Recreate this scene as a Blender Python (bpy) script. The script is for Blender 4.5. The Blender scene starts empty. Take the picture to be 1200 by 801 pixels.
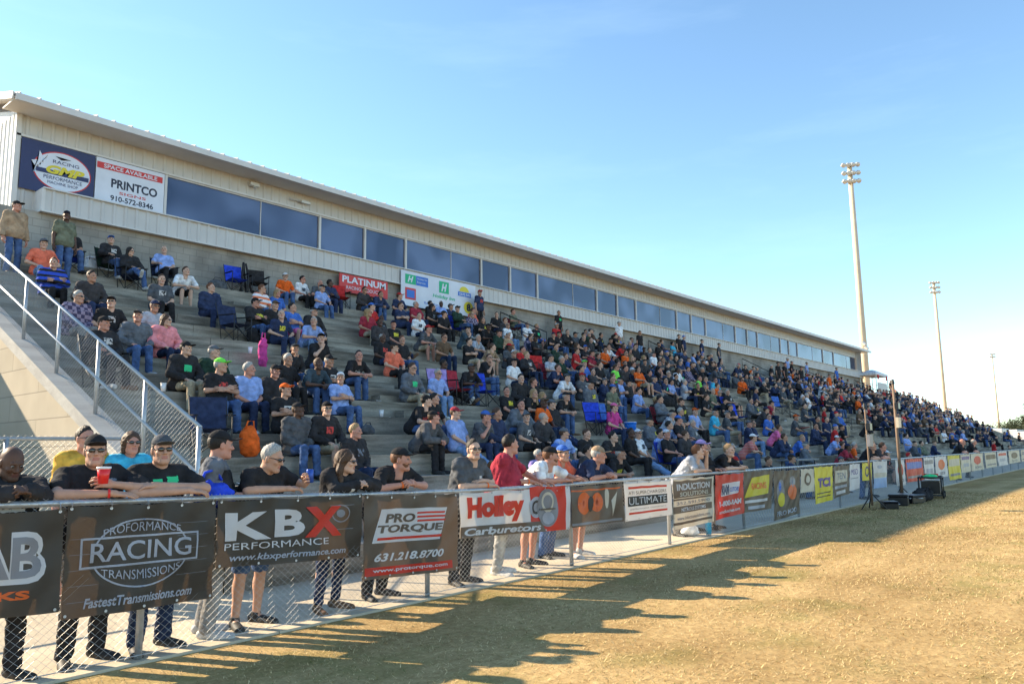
import bpy, bmesh, math, random
import numpy as np
from mathutils import Vector, Matrix
random.seed(7); RNG=np.random.default_rng(7)
SKYSTR=.128; EXPO=1.4
SC=bpy.context.scene; COL=SC.collection
R=math.radians
# ---------------------------------------------------------------- materials
def nmat(name): 
    m=bpy.data.materials.new(name); m.use_nodes=True; nt=m.node_tree; nt.nodes.clear(); return m,nt
def N(nt,t,**k):
    n=nt.nodes.new(t)
    for a,b in k.items():
        if a.startswith('i_'): n.inputs[a[2:].replace('_',' ')].default_value=b
        else: setattr(n,a,b)
    return n
def L(nt,a,b): nt.links.new(a,b)
def c4(c,f=1.0): return (min(1,c[0]*f),min(1,c[1]*f),min(1,c[2]*f),1)
def mat(name,col,rough=.8,var=.25,scale=8,bump=0.0,bscale=None,metal=0,col2=None,spec=.3,transl=0,tcol=None,contrast=(.3,.7),coord='Object',detail=5):
    m,nt=nmat(name)
    out=N(nt,'ShaderNodeOutputMaterial'); p=N(nt,'ShaderNodeBsdfPrincipled')
    p.inputs['Roughness'].default_value=rough; p.inputs['Metallic'].default_value=metal; p.inputs['Specular IOR Level'].default_value=spec
    tc=N(nt,'ShaderNodeTexCoord'); no=N(nt,'ShaderNodeTexNoise'); no.inputs['Scale'].default_value=scale; no.inputs['Detail'].default_value=detail
    L(nt,tc.outputs[coord],no.inputs['Vector'])
    cr=N(nt,'ShaderNodeValToRGB'); cr.color_ramp.elements[0].position=contrast[0]; cr.color_ramp.elements[1].position=contrast[1]
    cr.color_ramp.elements[0].color=c4(col,1-var); cr.color_ramp.elements[1].color=c4(col2 if col2 else col,1 if col2 else 1+var)
    L(nt,no.outputs['Fac'],cr.inputs['Fac']); L(nt,cr.outputs['Color'],p.inputs['Base Color'])
    if bump:
        n2=N(nt,'ShaderNodeTexNoise'); n2.inputs['Scale'].default_value=bscale or scale*4; n2.inputs['Detail'].default_value=4
        L(nt,tc.outputs[coord],n2.inputs['Vector'])
        b=N(nt,'ShaderNodeBump'); b.inputs['Strength'].default_value=bump; b.inputs['Distance'].default_value=.02
        L(nt,n2.outputs['Fac'],b.inputs['Height']); L(nt,b.outputs['Normal'],p.inputs['Normal'])
    if transl:
        t=N(nt,'ShaderNodeBsdfTranslucent'); t.inputs['Color'].default_value=c4(tcol or col)
        mx=N(nt,'ShaderNodeMixShader'); mx.inputs['Fac'].default_value=transl
        L(nt,p.outputs[0],mx.inputs[1]); L(nt,t.outputs[0],mx.inputs[2]); L(nt,mx.outputs[0],out.inputs[0])
    else: L(nt,p.outputs[0],out.inputs[0])
    return m
M={}
def block_mat(name,c1,c2,mortar,bw,bh,axis='x',ms=.01,stain=.35):
    m,nt=nmat(name); out=N(nt,'ShaderNodeOutputMaterial'); p=N(nt,'ShaderNodeBsdfPrincipled'); p.inputs['Roughness'].default_value=.9; p.inputs['Specular IOR Level'].default_value=.15
    tc=N(nt,'ShaderNodeTexCoord'); sx=N(nt,'ShaderNodeSeparateXYZ'); cx=N(nt,'ShaderNodeCombineXYZ'); L(nt,tc.outputs['Object'],sx.inputs[0])
    L(nt,sx.outputs[0 if axis=='x' else 1],cx.inputs[0]); L(nt,sx.outputs[2],cx.inputs[1])
    b=N(nt,'ShaderNodeTexBrick'); b.inputs['Scale'].default_value=1; b.inputs['Brick Width'].default_value=bw; b.inputs['Row Height'].default_value=bh; b.inputs['Mortar Size'].default_value=ms; b.inputs['Mortar Smooth'].default_value=.3
    b.inputs['Color1'].default_value=c4(c1); b.inputs['Color2'].default_value=c4(c2); b.inputs['Mortar'].default_value=c4(mortar)
    L(nt,cx.outputs[0],b.inputs['Vector'])
    no=N(nt,'ShaderNodeTexNoise'); no.inputs['Scale'].default_value=1.1; no.inputs['Detail'].default_value=8; L(nt,tc.outputs['Object'],no.inputs['Vector'])
    cr=N(nt,'ShaderNodeValToRGB'); cr.color_ramp.elements[0].position=.3; cr.color_ramp.elements[1].position=.65; v=1-stain; cr.color_ramp.elements[0].color=(v,v,v,1)
    L(nt,no.outputs['Fac'],cr.inputs['Fac'])
    mx=N(nt,'ShaderNodeMixRGB',blend_type='MULTIPLY'); mx.inputs[0].default_value=1; L(nt,b.outputs['Color'],mx.inputs[1]); L(nt,cr.outputs['Color'],mx.inputs[2]); L(nt,mx.outputs[0],p.inputs['Base Color'])
    bp=N(nt,'ShaderNodeBump'); bp.inputs['Strength'].default_value=.4; bp.inputs['Distance'].default_value=.01; bp.invert=True; L(nt,b.outputs['Fac'],bp.inputs['Height']); L(nt,bp.outputs[0],p.inputs['Normal'])
    L(nt,p.outputs[0],out.inputs[0]); return m
M['end_block']=block_mat('end_block',(.47,.41,.32),(.42,.37,.29),(.33,.29,.23),2.4,.42,'y',.012,.18)
M['back_block']=block_mat('back_block',(.38,.355,.315),(.35,.325,.29),(.29,.27,.24),.4,.2,'x',.012,.45)
def conc_mat(name,a,b,streak=.5):
    m,nt=nmat(name); out=N(nt,'ShaderNodeOutputMaterial'); p=N(nt,'ShaderNodeBsdfPrincipled'); p.inputs['Roughness'].default_value=.9; p.inputs['Specular IOR Level'].default_value=.2
    tc=N(nt,'ShaderNodeTexCoord'); mp=N(nt,'ShaderNodeMapping'); mp.inputs['Scale'].default_value=(.35,1.2,3.5); L(nt,tc.outputs['Object'],mp.inputs[0])
    no=N(nt,'ShaderNodeTexNoise'); no.inputs['Scale'].default_value=1.6; no.inputs['Detail'].default_value=9; no.inputs['Roughness'].default_value=.65; L(nt,mp.outputs[0],no.inputs['Vector'])
    cr=N(nt,'ShaderNodeValToRGB'); e=cr.color_ramp.elements; e[0].position=.36; e[1].position=.64; e[0].color=c4(a); e[1].color=c4(b); L(nt,no.outputs['Fac'],cr.inputs['Fac'])
    n3=N(nt,'ShaderNodeTexNoise'); n3.inputs['Scale'].default_value=35; n3.inputs['Detail'].default_value=4; L(nt,tc.outputs['Object'],n3.inputs['Vector'])
    mx=N(nt,'ShaderNodeMixRGB',blend_type='MULTIPLY'); mx.inputs[0].default_value=streak; L(nt,cr.outputs['Color'],mx.inputs[1]); L(nt,n3.outputs['Color'],mx.inputs[2])
    cr2=N(nt,'ShaderNodeValToRGB'); cr2.color_ramp.elements[0].color=(.62,.62,.62,1); cr2.color_ramp.elements[0].position=.3; cr2.color_ramp.elements[1].position=.7; L(nt,n3.outputs['Fac'],cr2.inputs['Fac']); L(nt,cr2.outputs[0],mx.inputs[2])
    L(nt,mx.outputs[0],p.inputs['Base Color'])
    b_=N(nt,'ShaderNodeBump'); b_.inputs['Strength'].default_value=.25; b_.inputs['Distance'].default_value=.01; L(nt,n3.outputs['Fac'],b_.inputs['Height']); L(nt,b_.outputs[0],p.inputs['Normal'])
    L(nt,p.outputs[0],out.inputs[0]); return m
M['tier']=conc_mat('tier_concrete',(.13,.115,.092),(.41,.37,.31))
M['walk']=conc_mat('walk_concrete',(.46,.39,.29),(.58,.50,.37),.3)
M['cap_conc']=conc_mat('cap_concrete',(.34,.33,.31),(.45,.44,.41),.3)
M['white_metal']=mat('white_metal',(.60,.59,.57),.5,.06,3)
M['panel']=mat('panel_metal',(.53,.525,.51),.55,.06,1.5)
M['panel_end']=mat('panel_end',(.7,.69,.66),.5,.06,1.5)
M['soffit']=mat('soffit',(.66,.63,.57),.7,.05,2)
M['roof']=mat('roof_metal',(.42,.41,.39),.45,.1,2,metal=.5)
M['galv']=mat('galvanised',(.42,.44,.46),.42,.12,20,metal=.65)
M['galv_d']=mat('galvanised_wire',(.48,.48,.47),.5,.1,20,metal=.5)
M['dark_pipe']=mat('dark_pipe',(.03,.03,.032),.5,.2,10)
M['pole_brown']=mat('pole_brown',(.19,.13,.09),.7,.15,3)
M['pole']=mat('pole_concrete',(.62,.50,.36),.8,.08,1.2)
M['lamp']=mat('lamp_alu',(.62,.6,.56),.4,.05,5,metal=.3)
m,nt=nmat('window_glass'); out=N(nt,'ShaderNodeOutputMaterial'); p=N(nt,'ShaderNodeBsdfPrincipled'); p.inputs['Roughness'].default_value=.05; p.inputs['Metallic'].default_value=.16; p.inputs['Specular IOR Level'].default_value=.55
tc=N(nt,'ShaderNodeTexCoord'); n4=N(nt,'ShaderNodeTexNoise'); n4.inputs['Scale'].default_value=.5; n4.inputs['Detail'].default_value=1; L(nt,tc.outputs['Object'],n4.inputs['Vector']); cr=N(nt,'ShaderNodeValToRGB'); cr.color_ramp.elements[0].position=.42; cr.color_ramp.elements[0].color=(.03,.045,.095,1); cr.color_ramp.elements[1].position=.6; cr.color_ramp.elements[1].color=(.10,.13,.22,1); L(nt,n4.outputs['Fac'],cr.inputs['Fac']); L(nt,cr.outputs[0],p.inputs['Base Color'])
L(nt,p.outputs[0],out.inputs[0]); M['glass']=m
# people
SK={'a':(.50,.28,.19),'b':(.56,.34,.24),'c':(.42,.22,.14),'d':(.10,.05,.032),'e':(.50,.24,.17)}
for k,c in SK.items(): M['skin_'+k]=mat('skin_'+k,c,.55,.1,18,bump=.08,bscale=120,spec=.35)
HR={'k':(.018,.013,.01),'b':(.075,.04,.022),'g':(.36,.34,.31),'y':(.33,.21,.10),'r':(.15,.06,.025)}
for k,c in HR.items(): M['hair_'+k]=mat('hair_'+k,c,.55,.35,90,bump=.25,bscale=320)
CL=dict(black=(.026,.025,.027),blackj=(.034,.032,.034),darkj=(.055,.05,.052),navy=(.03,.042,.09),navyj=(.034,.046,.095),dgrey=(.09,.095,.105),greyj=(.13,.14,.16),greyblk=(.09,.09,.095),
 teal=(.05,.075,.095),lgrey=(.36,.38,.43),white=(.72,.73,.78),lblue=(.26,.36,.66),blue=(.06,.15,.48),cyan=(.06,.42,.62),red=(.50,.035,.035),orange=(.72,.12,.02),coral=(.75,.17,.10),pink=(.78,.16,.34),
 pinkj=(.75,.26,.28),magenta=(.55,.06,.25),maroon=(.33,.035,.055),lime=(.22,.85,.10),olive=(.15,.16,.11),dgreen=(.025,.05,.035),brown=(.13,.085,.055),tan=(.36,.25,.16),lavender=(.34,.26,.55),
 jeans=(.07,.12,.25),jeansl=(.17,.27,.45),jeansd=(.02,.032,.07),khaki=(.40,.33,.23),greyp=(.24,.23,.22),yellow=(.62,.36,.06),royal=(.03,.07,.55),greypant=(.33,.32,.30))
for k,c in CL.items(): M['c_'+k]=mat('cloth_'+k,c,.9,.35,9,bump=.55,bscale=28,spec=.12)
def two(name,a,b,scale,thr=.5,kind='wave'):
    m,nt=nmat(name); out=N(nt,'ShaderNodeOutputMaterial'); p=N(nt,'ShaderNodeBsdfPrincipled'); p.inputs['Roughness'].default_value=.9
    tc=N(nt,'ShaderNodeTexCoord')
    if kind=='wave': t=N(nt,'ShaderNodeTexWave'); t.bands_direction='Z'; t.inputs['Scale'].default_value=scale; o=t.outputs['Fac']
    elif kind=='check': t=N(nt,'ShaderNodeTexChecker'); t.inputs['Scale'].default_value=scale; o=t.outputs['Fac']
    else: t=N(nt,'ShaderNodeTexNoise'); t.inputs['Scale'].default_value=scale; t.inputs['Detail'].default_value=3; o=t.outputs['Fac']
    L(nt,tc.outputs['Object'],t.inputs['Vector'])
    cr=N(nt,'ShaderNodeValToRGB'); cr.color_ramp.interpolation='CONSTANT' if kind!='noise' else 'LINEAR'; e=cr.color_ramp.elements; e[0].color=c4(a); e[1].color=c4(b); e[1].position=thr; 
    if kind=='noise': e[0].position=thr-.03; e[1].position=thr+.03
    L(nt,o,cr.inputs['Fac']); L(nt,cr.outputs[0],p.inputs['Base Color']); L(nt,p.outputs[0],out.inputs[0]); return m
M['c_plaid']=two('cloth_plaid',(.05,.04,.09),(.28,.22,.30),14,.5,'check')
M['c_plaidr']=two('cloth_plaid_red',(.55,.09,.07),(.5,.3,.28),7,.6)
M['c_striped']=two('cloth_striped',(.75,.75,.8),(.75,.2,.08),2.2,.55)
M['c_whitered']=two('cloth_whitered',(.75,.72,.72),(.55,.04,.05),4,.6,'noise')
M['c_blueblackj']=two('cloth_blueblack',(.03,.08,.5),(.015,.015,.02),2.4,.6)
M['c_print']=two('cloth_print_grey',(.026,.025,.027),(.14,.16,.20),26,.5,'noise')
M['c_print_w']=two('cloth_print_white',(.02,.02,.02),(.55,.52,.5),24,.46,'noise')
M['c_print_g']=two('cloth_print_green',(.02,.03,.02),(.04,.55,.22),16,.40,'noise')
M['c_print_y']=two('cloth_print_yellow',(.02,.02,.01),(.65,.55,.05),22,.45,'noise')
M['c_print_r']=two('cloth_print_red',(.02,.02,.02),(.6,.06,.05),22,.45,'noise')
M['shoe']=mat('shoe',(.03,.028,.026),.6,.3,20); M['shoe_w']=mat('shoe_white',(.5,.49,.47),.6,.2,20); M['shoe_b']=mat('shoe_brown',(.16,.09,.05),.7,.2,20)
M['sunglass']=mat('sunglass',(.01,.01,.012),.12,.1,5,spec=.8); M['eye']=mat('eye',(.22,.19,.17),.3,.05,5); M['iris']=mat('iris',(.03,.02,.012),.2,.1,5); M['lip_d']=mat('lip_dark',(.13,.055,.045),.5,.1,20); M['lip']=mat('lip',(.40,.17,.13),.5,.1,20)
M['sock_k']=M['shoe']
M['rubber']=mat('rubber',(.02,.02,.02),.6,.2,10)
M['orangeband']=mat('wristband_orange',(.85,.16,.02),.5,.05,5)
M['cup_red']=mat('cup_red',(.75,.02,.02),.3,.05,5,spec=.5); M['cup_white']=mat('cup_white',(.8,.8,.82),.5,.03,5)
M['plastic_blue']=mat('plastic_blue',(.02,.20,.75),.4,.06,5)
M['can_blue']=mat('can_blue',(.03,.08,.35),.3,.2,30,metal=.3)
M['screen_dark']=mat('screen_dark',(.015,.015,.018),.3,.2,6)
M['green_paint']=mat('green_paint',(.03,.62,.18),.4,.1,6)
# ---------------------------------------------------------------- helpers
def tag(o,label=None,cat=None,group=None,kind=None):
    if label: o['label']=label
    if cat: o['category']=cat
    if group: o['group']=group
    if kind: o['kind']=kind
    return o
def empty(name,loc=(0,0,0),rz=0):
    o=bpy.data.objects.new(name,None); COL.objects.link(o); o.location=loc; o.rotation_euler=(0,0,rz); return o
def link(name,me,parent=None,loc=None):
    o=bpy.data.objects.new(name,me); COL.objects.link(o)
    if parent: o.parent=parent
    if loc is not None: o.location=loc
    return o
def arr_mesh(name,V,F,mats=None,mi=None,smooth=False):
    """V (n,3), F list/array of faces (all same size arrays or list of arrays)"""
    me=bpy.data.meshes.new(name); V=np.asarray(V,np.float32)
    if isinstance(F,np.ndarray): F=[F]
    F=[np.asarray(f,np.int32) for f in F if len(f)]
    nl=sum(f.size for f in F); nf=sum(len(f) for f in F)
    me.vertices.add(len(V)); me.vertices.foreach_set('co',V.ravel())
    me.loops.add(nl); me.loops.foreach_set('vertex_index',np.concatenate([f.ravel() for f in F]))
    tot=np.concatenate([np.full(len(f),f.shape[1],np.int32) for f in F]); st=np.concatenate([[0],np.cumsum(tot)[:-1]]).astype(np.int32)
    me.polygons.add(nf); me.polygons.foreach_set('loop_start',st); me.polygons.foreach_set('loop_total',tot)
    if mats:
        for m in mats: me.materials.append(m)
    if mi is not None: me.polygons.foreach_set('material_index',np.asarray(mi,np.int32))
    me.polygons.foreach_set('use_smooth',np.full(nf,bool(smooth)))
    me.update(calc_edges=True); return me
class MB:
    """collects boxes / tubes / prisms into one mesh"""
    def __init__(s): s.V=[];s.Q=[];s.T=[];s.n=0
    def add(s,V,Q=None,T=None):
        V=np.asarray(V,float).reshape(-1,3)
        if Q is not None and len(Q): s.Q.append(np.asarray(Q)+s.n)
        if T is not None and len(T): s.T.append(np.asarray(T)+s.n)
        s.V.append(V); s.n+=len(V); return s
    def box(s,x0,x1,y0,y1,z0,z1,bev=0):
        V=[(x,y,z) for x in(x0,x1) for y in(y0,y1) for z in(z0,z1)]
        return s.add(V,[(0,1,3,2),(4,6,7,5),(0,4,5,1),(2,3,7,6),(0,2,6,4),(1,5,7,3)])
    def obox(s,c,ax,ay,az):
        c=np.array(c,float);ax,ay,az=map(lambda a:np.array(a,float),(ax,ay,az))
        V=[c+i*ax+j*ay+k*az for i in(-1,1) for j in(-1,1) for k in(-1,1)]
        return s.add(V,[(0,1,3,2),(4,6,7,5),(0,4,5,1),(2,3,7,6),(0,2,6,4),(1,5,7,3)])
    def tube(s,pts,r,n=8,cap=True):
        pts=[np.array(p,float) for p in pts]; rs=r if hasattr(r,'__len__') else [r]*len(pts)
        V=[];m=len(pts); up=None
        for i,p in enumerate(pts):
            d=pts[min(i+1,m-1)]-pts[max(i-1,0)]; d/=np.linalg.norm(d)+1e-9
            if up is None:
                up=np.array([0,0,1.]) if abs(d[2])<.9 else np.array([1.,0,0])
            a=np.cross(d,up); a/=np.linalg.norm(a)+1e-9; b=np.cross(a,d)
            up=b
            for j in range(n):
                t=2*math.pi*j/n; V.append(p+rs[i]*(math.cos(t)*a+math.sin(t)*b))
        Q=[(i*n+j,i*n+(j+1)%n,(i+1)*n+(j+1)%n,(i+1)*n+j) for i in range(m-1) for j in range(n)]
        T=[]
        if cap and n>3:
            V.append(pts[0]);V.append(pts[-1]);a=m*n
            T=[(a,(j+1)%n,j) for j in range(n)]+[(a+1,(m-1)*n+j,(m-1)*n+(j+1)%n) for j in range(n)]
        return s.add(V,Q,T)
    def build(s,name,m,parent=None,smooth=False,loc=None):
        F=[]
        if s.Q: F.append(np.concatenate(s.Q))
        if s.T: F.append(np.concatenate(s.T))
        me=arr_mesh(name,np.concatenate(s.V),F,[m],None,smooth)
        return link(name,me,parent,loc)

# ---------------------------------------------------------------- people: distance fields meshed by surface nets
class Field:
    def __init__(s,lo,hi,h):
        s.lo=np.array(lo,float); s.h=h; s.n=np.maximum(4,np.ceil((np.array(hi)-s.lo)/h).astype(int)+1)
        s.F=np.full(tuple(s.n),.5,np.float32)
    def sub(s,lo,hi):
        a=np.clip(np.floor((np.array(lo)-s.lo)/s.h).astype(int),0,s.n); b=np.clip(np.ceil((np.array(hi)-s.lo)/s.h).astype(int)+1,0,s.n)
        if (b<=a).any(): return None,None
        g=[s.lo[i]+s.h*np.arange(a[i],b[i],dtype=np.float32) for i in range(3)]
        return (slice(a[0],b[0]),slice(a[1],b[1]),slice(a[2],b[2])),np.meshgrid(*g,indexing='ij',sparse=True)
    def put(s,d,sl,k):
        f=s.F[sl]
        if k>0:
            hh=np.clip(.5+.5*(f-d)/k,0,1); s.F[sl]=f*(1-hh)+d*hh-k*hh*(1-hh)
        else: s.F[sl]=np.minimum(f,d)
    def cap(s,a,b,ra,rb=None,k=.02,sc=None):
        a=np.array(a,float);b=np.array(b,float);rb=ra if rb is None else rb; m=max(ra,rb)+k+3*s.h
        sl,g=s.sub(np.minimum(a,b)-m,np.maximum(a,b)+m)
        if sl is None: return
        ab=b-a; l2=ab@ab+1e-12; X,Y,Z=g[0]-a[0],g[1]-a[1],g[2]-a[2]
        t=np.clip((X*ab[0]+Y*ab[1]+Z*ab[2])/l2,0,1)
        d=np.sqrt((X-t*ab[0])**2+(Y-t*ab[1])**2+(Z-t*ab[2])**2)-(ra+(rb-ra)*t)
        s.put(d,sl,k)
    def ell(s,c,r,k=.02,M3=None,neg=False):
        c=np.array(c,float);r=np.array(r,float);m=max(r)+k+3*s.h
        sl,g=s.sub(c-m,c+m)
        if sl is None: return
        X,Y,Z=g[0]-c[0],g[1]-c[1],g[2]-c[2]
        if M3 is not None: X,Y,Z=[M3[0][i]*X+M3[1][i]*Y+M3[2][i]*Z for i in range(3)]
        q=np.sqrt((X/r[0])**2+(Y/r[1])**2+(Z/r[2])**2); g2=np.sqrt((X/r[0]**2)**2+(Y/r[1]**2)**2+(Z/r[2]**2)**2)+1e-6
        d=q*(q-1)/g2
        if neg:
            f=s.F[sl]; hh=np.clip(.5-.5*(f+d)/max(k,1e-5),0,1); s.F[sl]=f*(1-hh)-d*hh+k*hh*(1-hh)
        else: s.put(d,sl,k)
    def cut(s,p,n):
        """keep the side where (x-p).n<0"""
        p=np.array(p,float);n=np.array(n,float);n/=np.linalg.norm(n)
        g=[s.lo[i]+s.h*np.arange(s.n[i],dtype=np.float32) for i in range(3)]; X,Y,Z=np.meshgrid(*g,indexing='ij',sparse=True)
        s.F=np.maximum(s.F,((X-p[0])*n[0]+(Y-p[1])*n[1]+(Z-p[2])*n[2]).astype(np.float32))
    def noise(s,amp,freq,seed,zsq=.6):
        r=np.random.default_rng(seed); g=[s.lo[i]+s.h*np.arange(s.n[i],dtype=np.float32) for i in range(3)]; X,Y,Z=np.meshgrid(*g,indexing='ij',sparse=True)
        w=0
        for i in range(4):
            k=r.normal(size=3)*freq*(1+i*.55); ph=r.uniform(0,6.3)
            w=w+np.sin(k[0]*X+k[1]*Y+k[2]*Z*(1+zsq)+ph+1.3*np.sin(k[1]*.6*X-k[0]*.6*Z+ph))/(1+.5*i)
        s.F=s.F+(amp*w).astype(np.float32)
    def mesh(s):
        F=s.F; F[0]=F[-1]=.1; F[:,0]=F[:,-1]=.1; F[:,:,0]=F[:,:,-1]=.1
        ins=F<0; nx,ny,nz=F.shape
        c=np.zeros((nx-1,ny-1,nz-1),np.uint8)
        for i in(0,1):
            for j in(0,1):
                for k in(0,1): c+=ins[i:nx-1+i,j:ny-1+j,k:nz-1+k]
        act=(c>0)&(c<8); idx=np.argwhere(act)
        if len(idx)==0: return np.zeros((0,3)),np.zeros((0,4),int)
        num=-np.ones(act.shape,np.int32); num[act]=np.arange(len(idx))
        P=np.zeros((len(idx),3));W=np.zeros(len(idx))
        cor=[(i,j,k) for i in(0,1) for j in(0,1) for k in(0,1)]
        for a in cor:
            for ax in range(3):
                if a[ax]: continue
                b=list(a); b[ax]=1
                fa=F[idx[:,0]+a[0],idx[:,1]+a[1],idx[:,2]+a[2]]; fb=F[idx[:,0]+b[0],idx[:,1]+b[1],idx[:,2]+b[2]]
                m=(fa<0)!=(fb<0)
                t=np.where(m,fa/np.where(m,fa-fb,1),0)
                pt=np.array(a,float)[None]+np.zeros((len(idx),3)); pt[:,ax]+=t
                P[m]+=pt[m];W[m]+=1
        V=s.lo+s.h*(idx+P/W[:,None])
        Q=[]
        for ax in range(3):
            A=[slice(None)]*3;B=[slice(None)]*3;A[ax]=slice(0,-1);B[ax]=slice(1,None)
            x=ins[tuple(A)]!=ins[tuple(B)]
            e=np.argwhere(x); u,v=(ax+1)%3,(ax+2)%3
            ok=(e[:,u]>0)&(e[:,v]>0)&(e[:,u]<F.shape[u]-1)&(e[:,v]<F.shape[v]-1); e=e[ok]
            if not len(e): continue
            def cc(du,dv):
                q=e.copy(); q[:,u]+=du;q[:,v]+=dv; return num[q[:,0],q[:,1],q[:,2]]
            q=np.stack([cc(-1,-1),cc(0,-1),cc(0,0),cc(-1,0)],1)
            fl=~ins[tuple(e.T)]
            q[fl]=q[fl][:,::-1]; Q.append(q)
        return V,np.concatenate(Q)
def xf(V,M4): return V@M4[:3,:3].T+M4[:3,3]
def frame(o,x=None,y=None,z=None):
    """4x4 from x dir and approx z"""
    x=np.array(x,float);x/=np.linalg.norm(x);z=np.array(z,float);y=np.cross(z,x);y/=np.linalg.norm(y)+1e-9;z=np.cross(x,y)
    m=np.eye(4);m[:3,0]=x;m[:3,1]=y;m[:3,2]=z;m[:3,3]=o;return m
# --- hands, baked once. Wrist at origin, fingers along +x, back of hand +z, thumb on +y
def bake_hand(curl,spread=.0,tc=.4,h=.0042):
    f=Field((-.03,-.07,-.10),(.21,.09,.05),h)
    f.cap((-.02,0,0),(.015,0,0),.026,.026,.01)
    kn=[(.088,.030),(.093,.010),(.089,-.011),(.080,-.031)]
    for x,y in kn: f.cap((.01,y*.55,-.002),(x,y,0),.015,.0125,.012)
    ln=[(.040,.026,.020),(.045,.029,.021),(.041,.027,.020),(.032,.021,.018)]
    for (x,y),l,i in zip(kn,ln,range(4)):
        p=np.array([x,y,0.]); a=curl*(.75+.12*i); sp=(y/.03)*(.10+spread)
        for j,s_ in enumerate(l):
            d=np.array([math.cos(a)*math.cos(sp),math.cos(a)*math.sin(sp),-math.sin(a)]); q=p+d*s_
            f.cap(p,q,.0098-.0010*j,.0090-.0012*j,.004); p=q; a+=curl*1.15
    p=np.array([.018,.022,-.006]); q=np.array([.050,.046,-.016-.012*tc]); f.cap(p,q,.015,.0125,.012)
    r=q+np.array([.030,.012-.028*tc,-.012-.010*tc]); f.cap(q,r,.0118,.0105,.005); f.cap(r,r+np.array([.022,-.004-.018*tc,-.006]),.0102,.0088,.004)
    return f.mesh()
HAND={'relax':bake_hand(.30),'fist':bake_hand(.98,0,1.2),'grip':bake_hand(.62,0,.7),'flat':bake_hand(.10,.05,.1)}
# --- heads, baked once. Origin at head centre, facing -y
def bake_head(fem=False,h=.0058):
    f=Field((-.12,-.15,-.22),(.12,.16,.16),h); w=.95 if fem else 1
    f.ell((0,.018,.035),(.076*w,.096,.092),.01)
    f.ell((0,-.022,-.02),(.062*w,.072,.085),.035)
    f.ell((0,-.040,-.072),(.046*w,.048,.040),.03)
    f.cap((-.012,-.078,-.095),(.012,-.078,-.095),.016 if fem else .02,None,.02)
    f.cap((-.045*w,-.01,-.075),(-.018,-.07,-.098),.018,.014,.03); f.cap((.045*w,-.01,-.075),(.018,-.07,-.098),.018,.014,.03)
    f.cap((-.034,-.080,.034),(.034,-.080,.034),.012,None,.014)
    for s_ in(-1,1):
        f.ell((s_*.031,-.104,.012),(.018,.020,.013),.014,None,True)
        f.ell((s_*.040,-.070,-.018),(.022,.020,.018),.02)
        f.ell((s_*.078*w,.008,-.004),(.009,.020,.034),.006)
    f.cap((0,-.088,.022),(0,-.112,-.020),.009,.0125,.01); f.cap((-.013,-.098,-.026),(.013,-.098,-.026),.008,None,.008)
    f.cap((-.020,-.088,-.052),(.020,-.088,-.052),.0075,None,.006); f.cap((-.016,-.086,-.064),(.016,-.086,-.064),.0085,None,.006)
    f.cap((0,.018,-.05),(0,.040,-.20),.050 if fem else .058,.052 if fem else .064,.03)
    V,Q=f.mesh(); mi=np.zeros(len(Q),int); c=V[Q].mean(1)
    mi[(np.abs(c[:,0])<.024)&(c[:,2]<-.044)&(c[:,2]>-.071)&(c[:,1]<-.088)]=1
    Vs=[V];Qs=[Q];ms=[mi];n=len(V)
    for s_ in(-1,1):   # eyeballs with an iris
        e=Field((-.02,-.02,-.02),(.02,.02,.02),.0045); e.ell((0,0,0),(.0125,.0125,.0125),0); v,q=e.mesh(); cc=v[q].mean(1)
        v=v+np.array([s_*.031,-.083,.011]); Vs.append(v);Qs.append(q+n);ms.append(np.where((cc[:,1]<-.0085),3,2)); n+=len(v)
    return np.concatenate(Vs),np.concatenate(Qs),np.concatenate(ms)
HEAD={0:bake_head(False),1:bake_head(True)}
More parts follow.
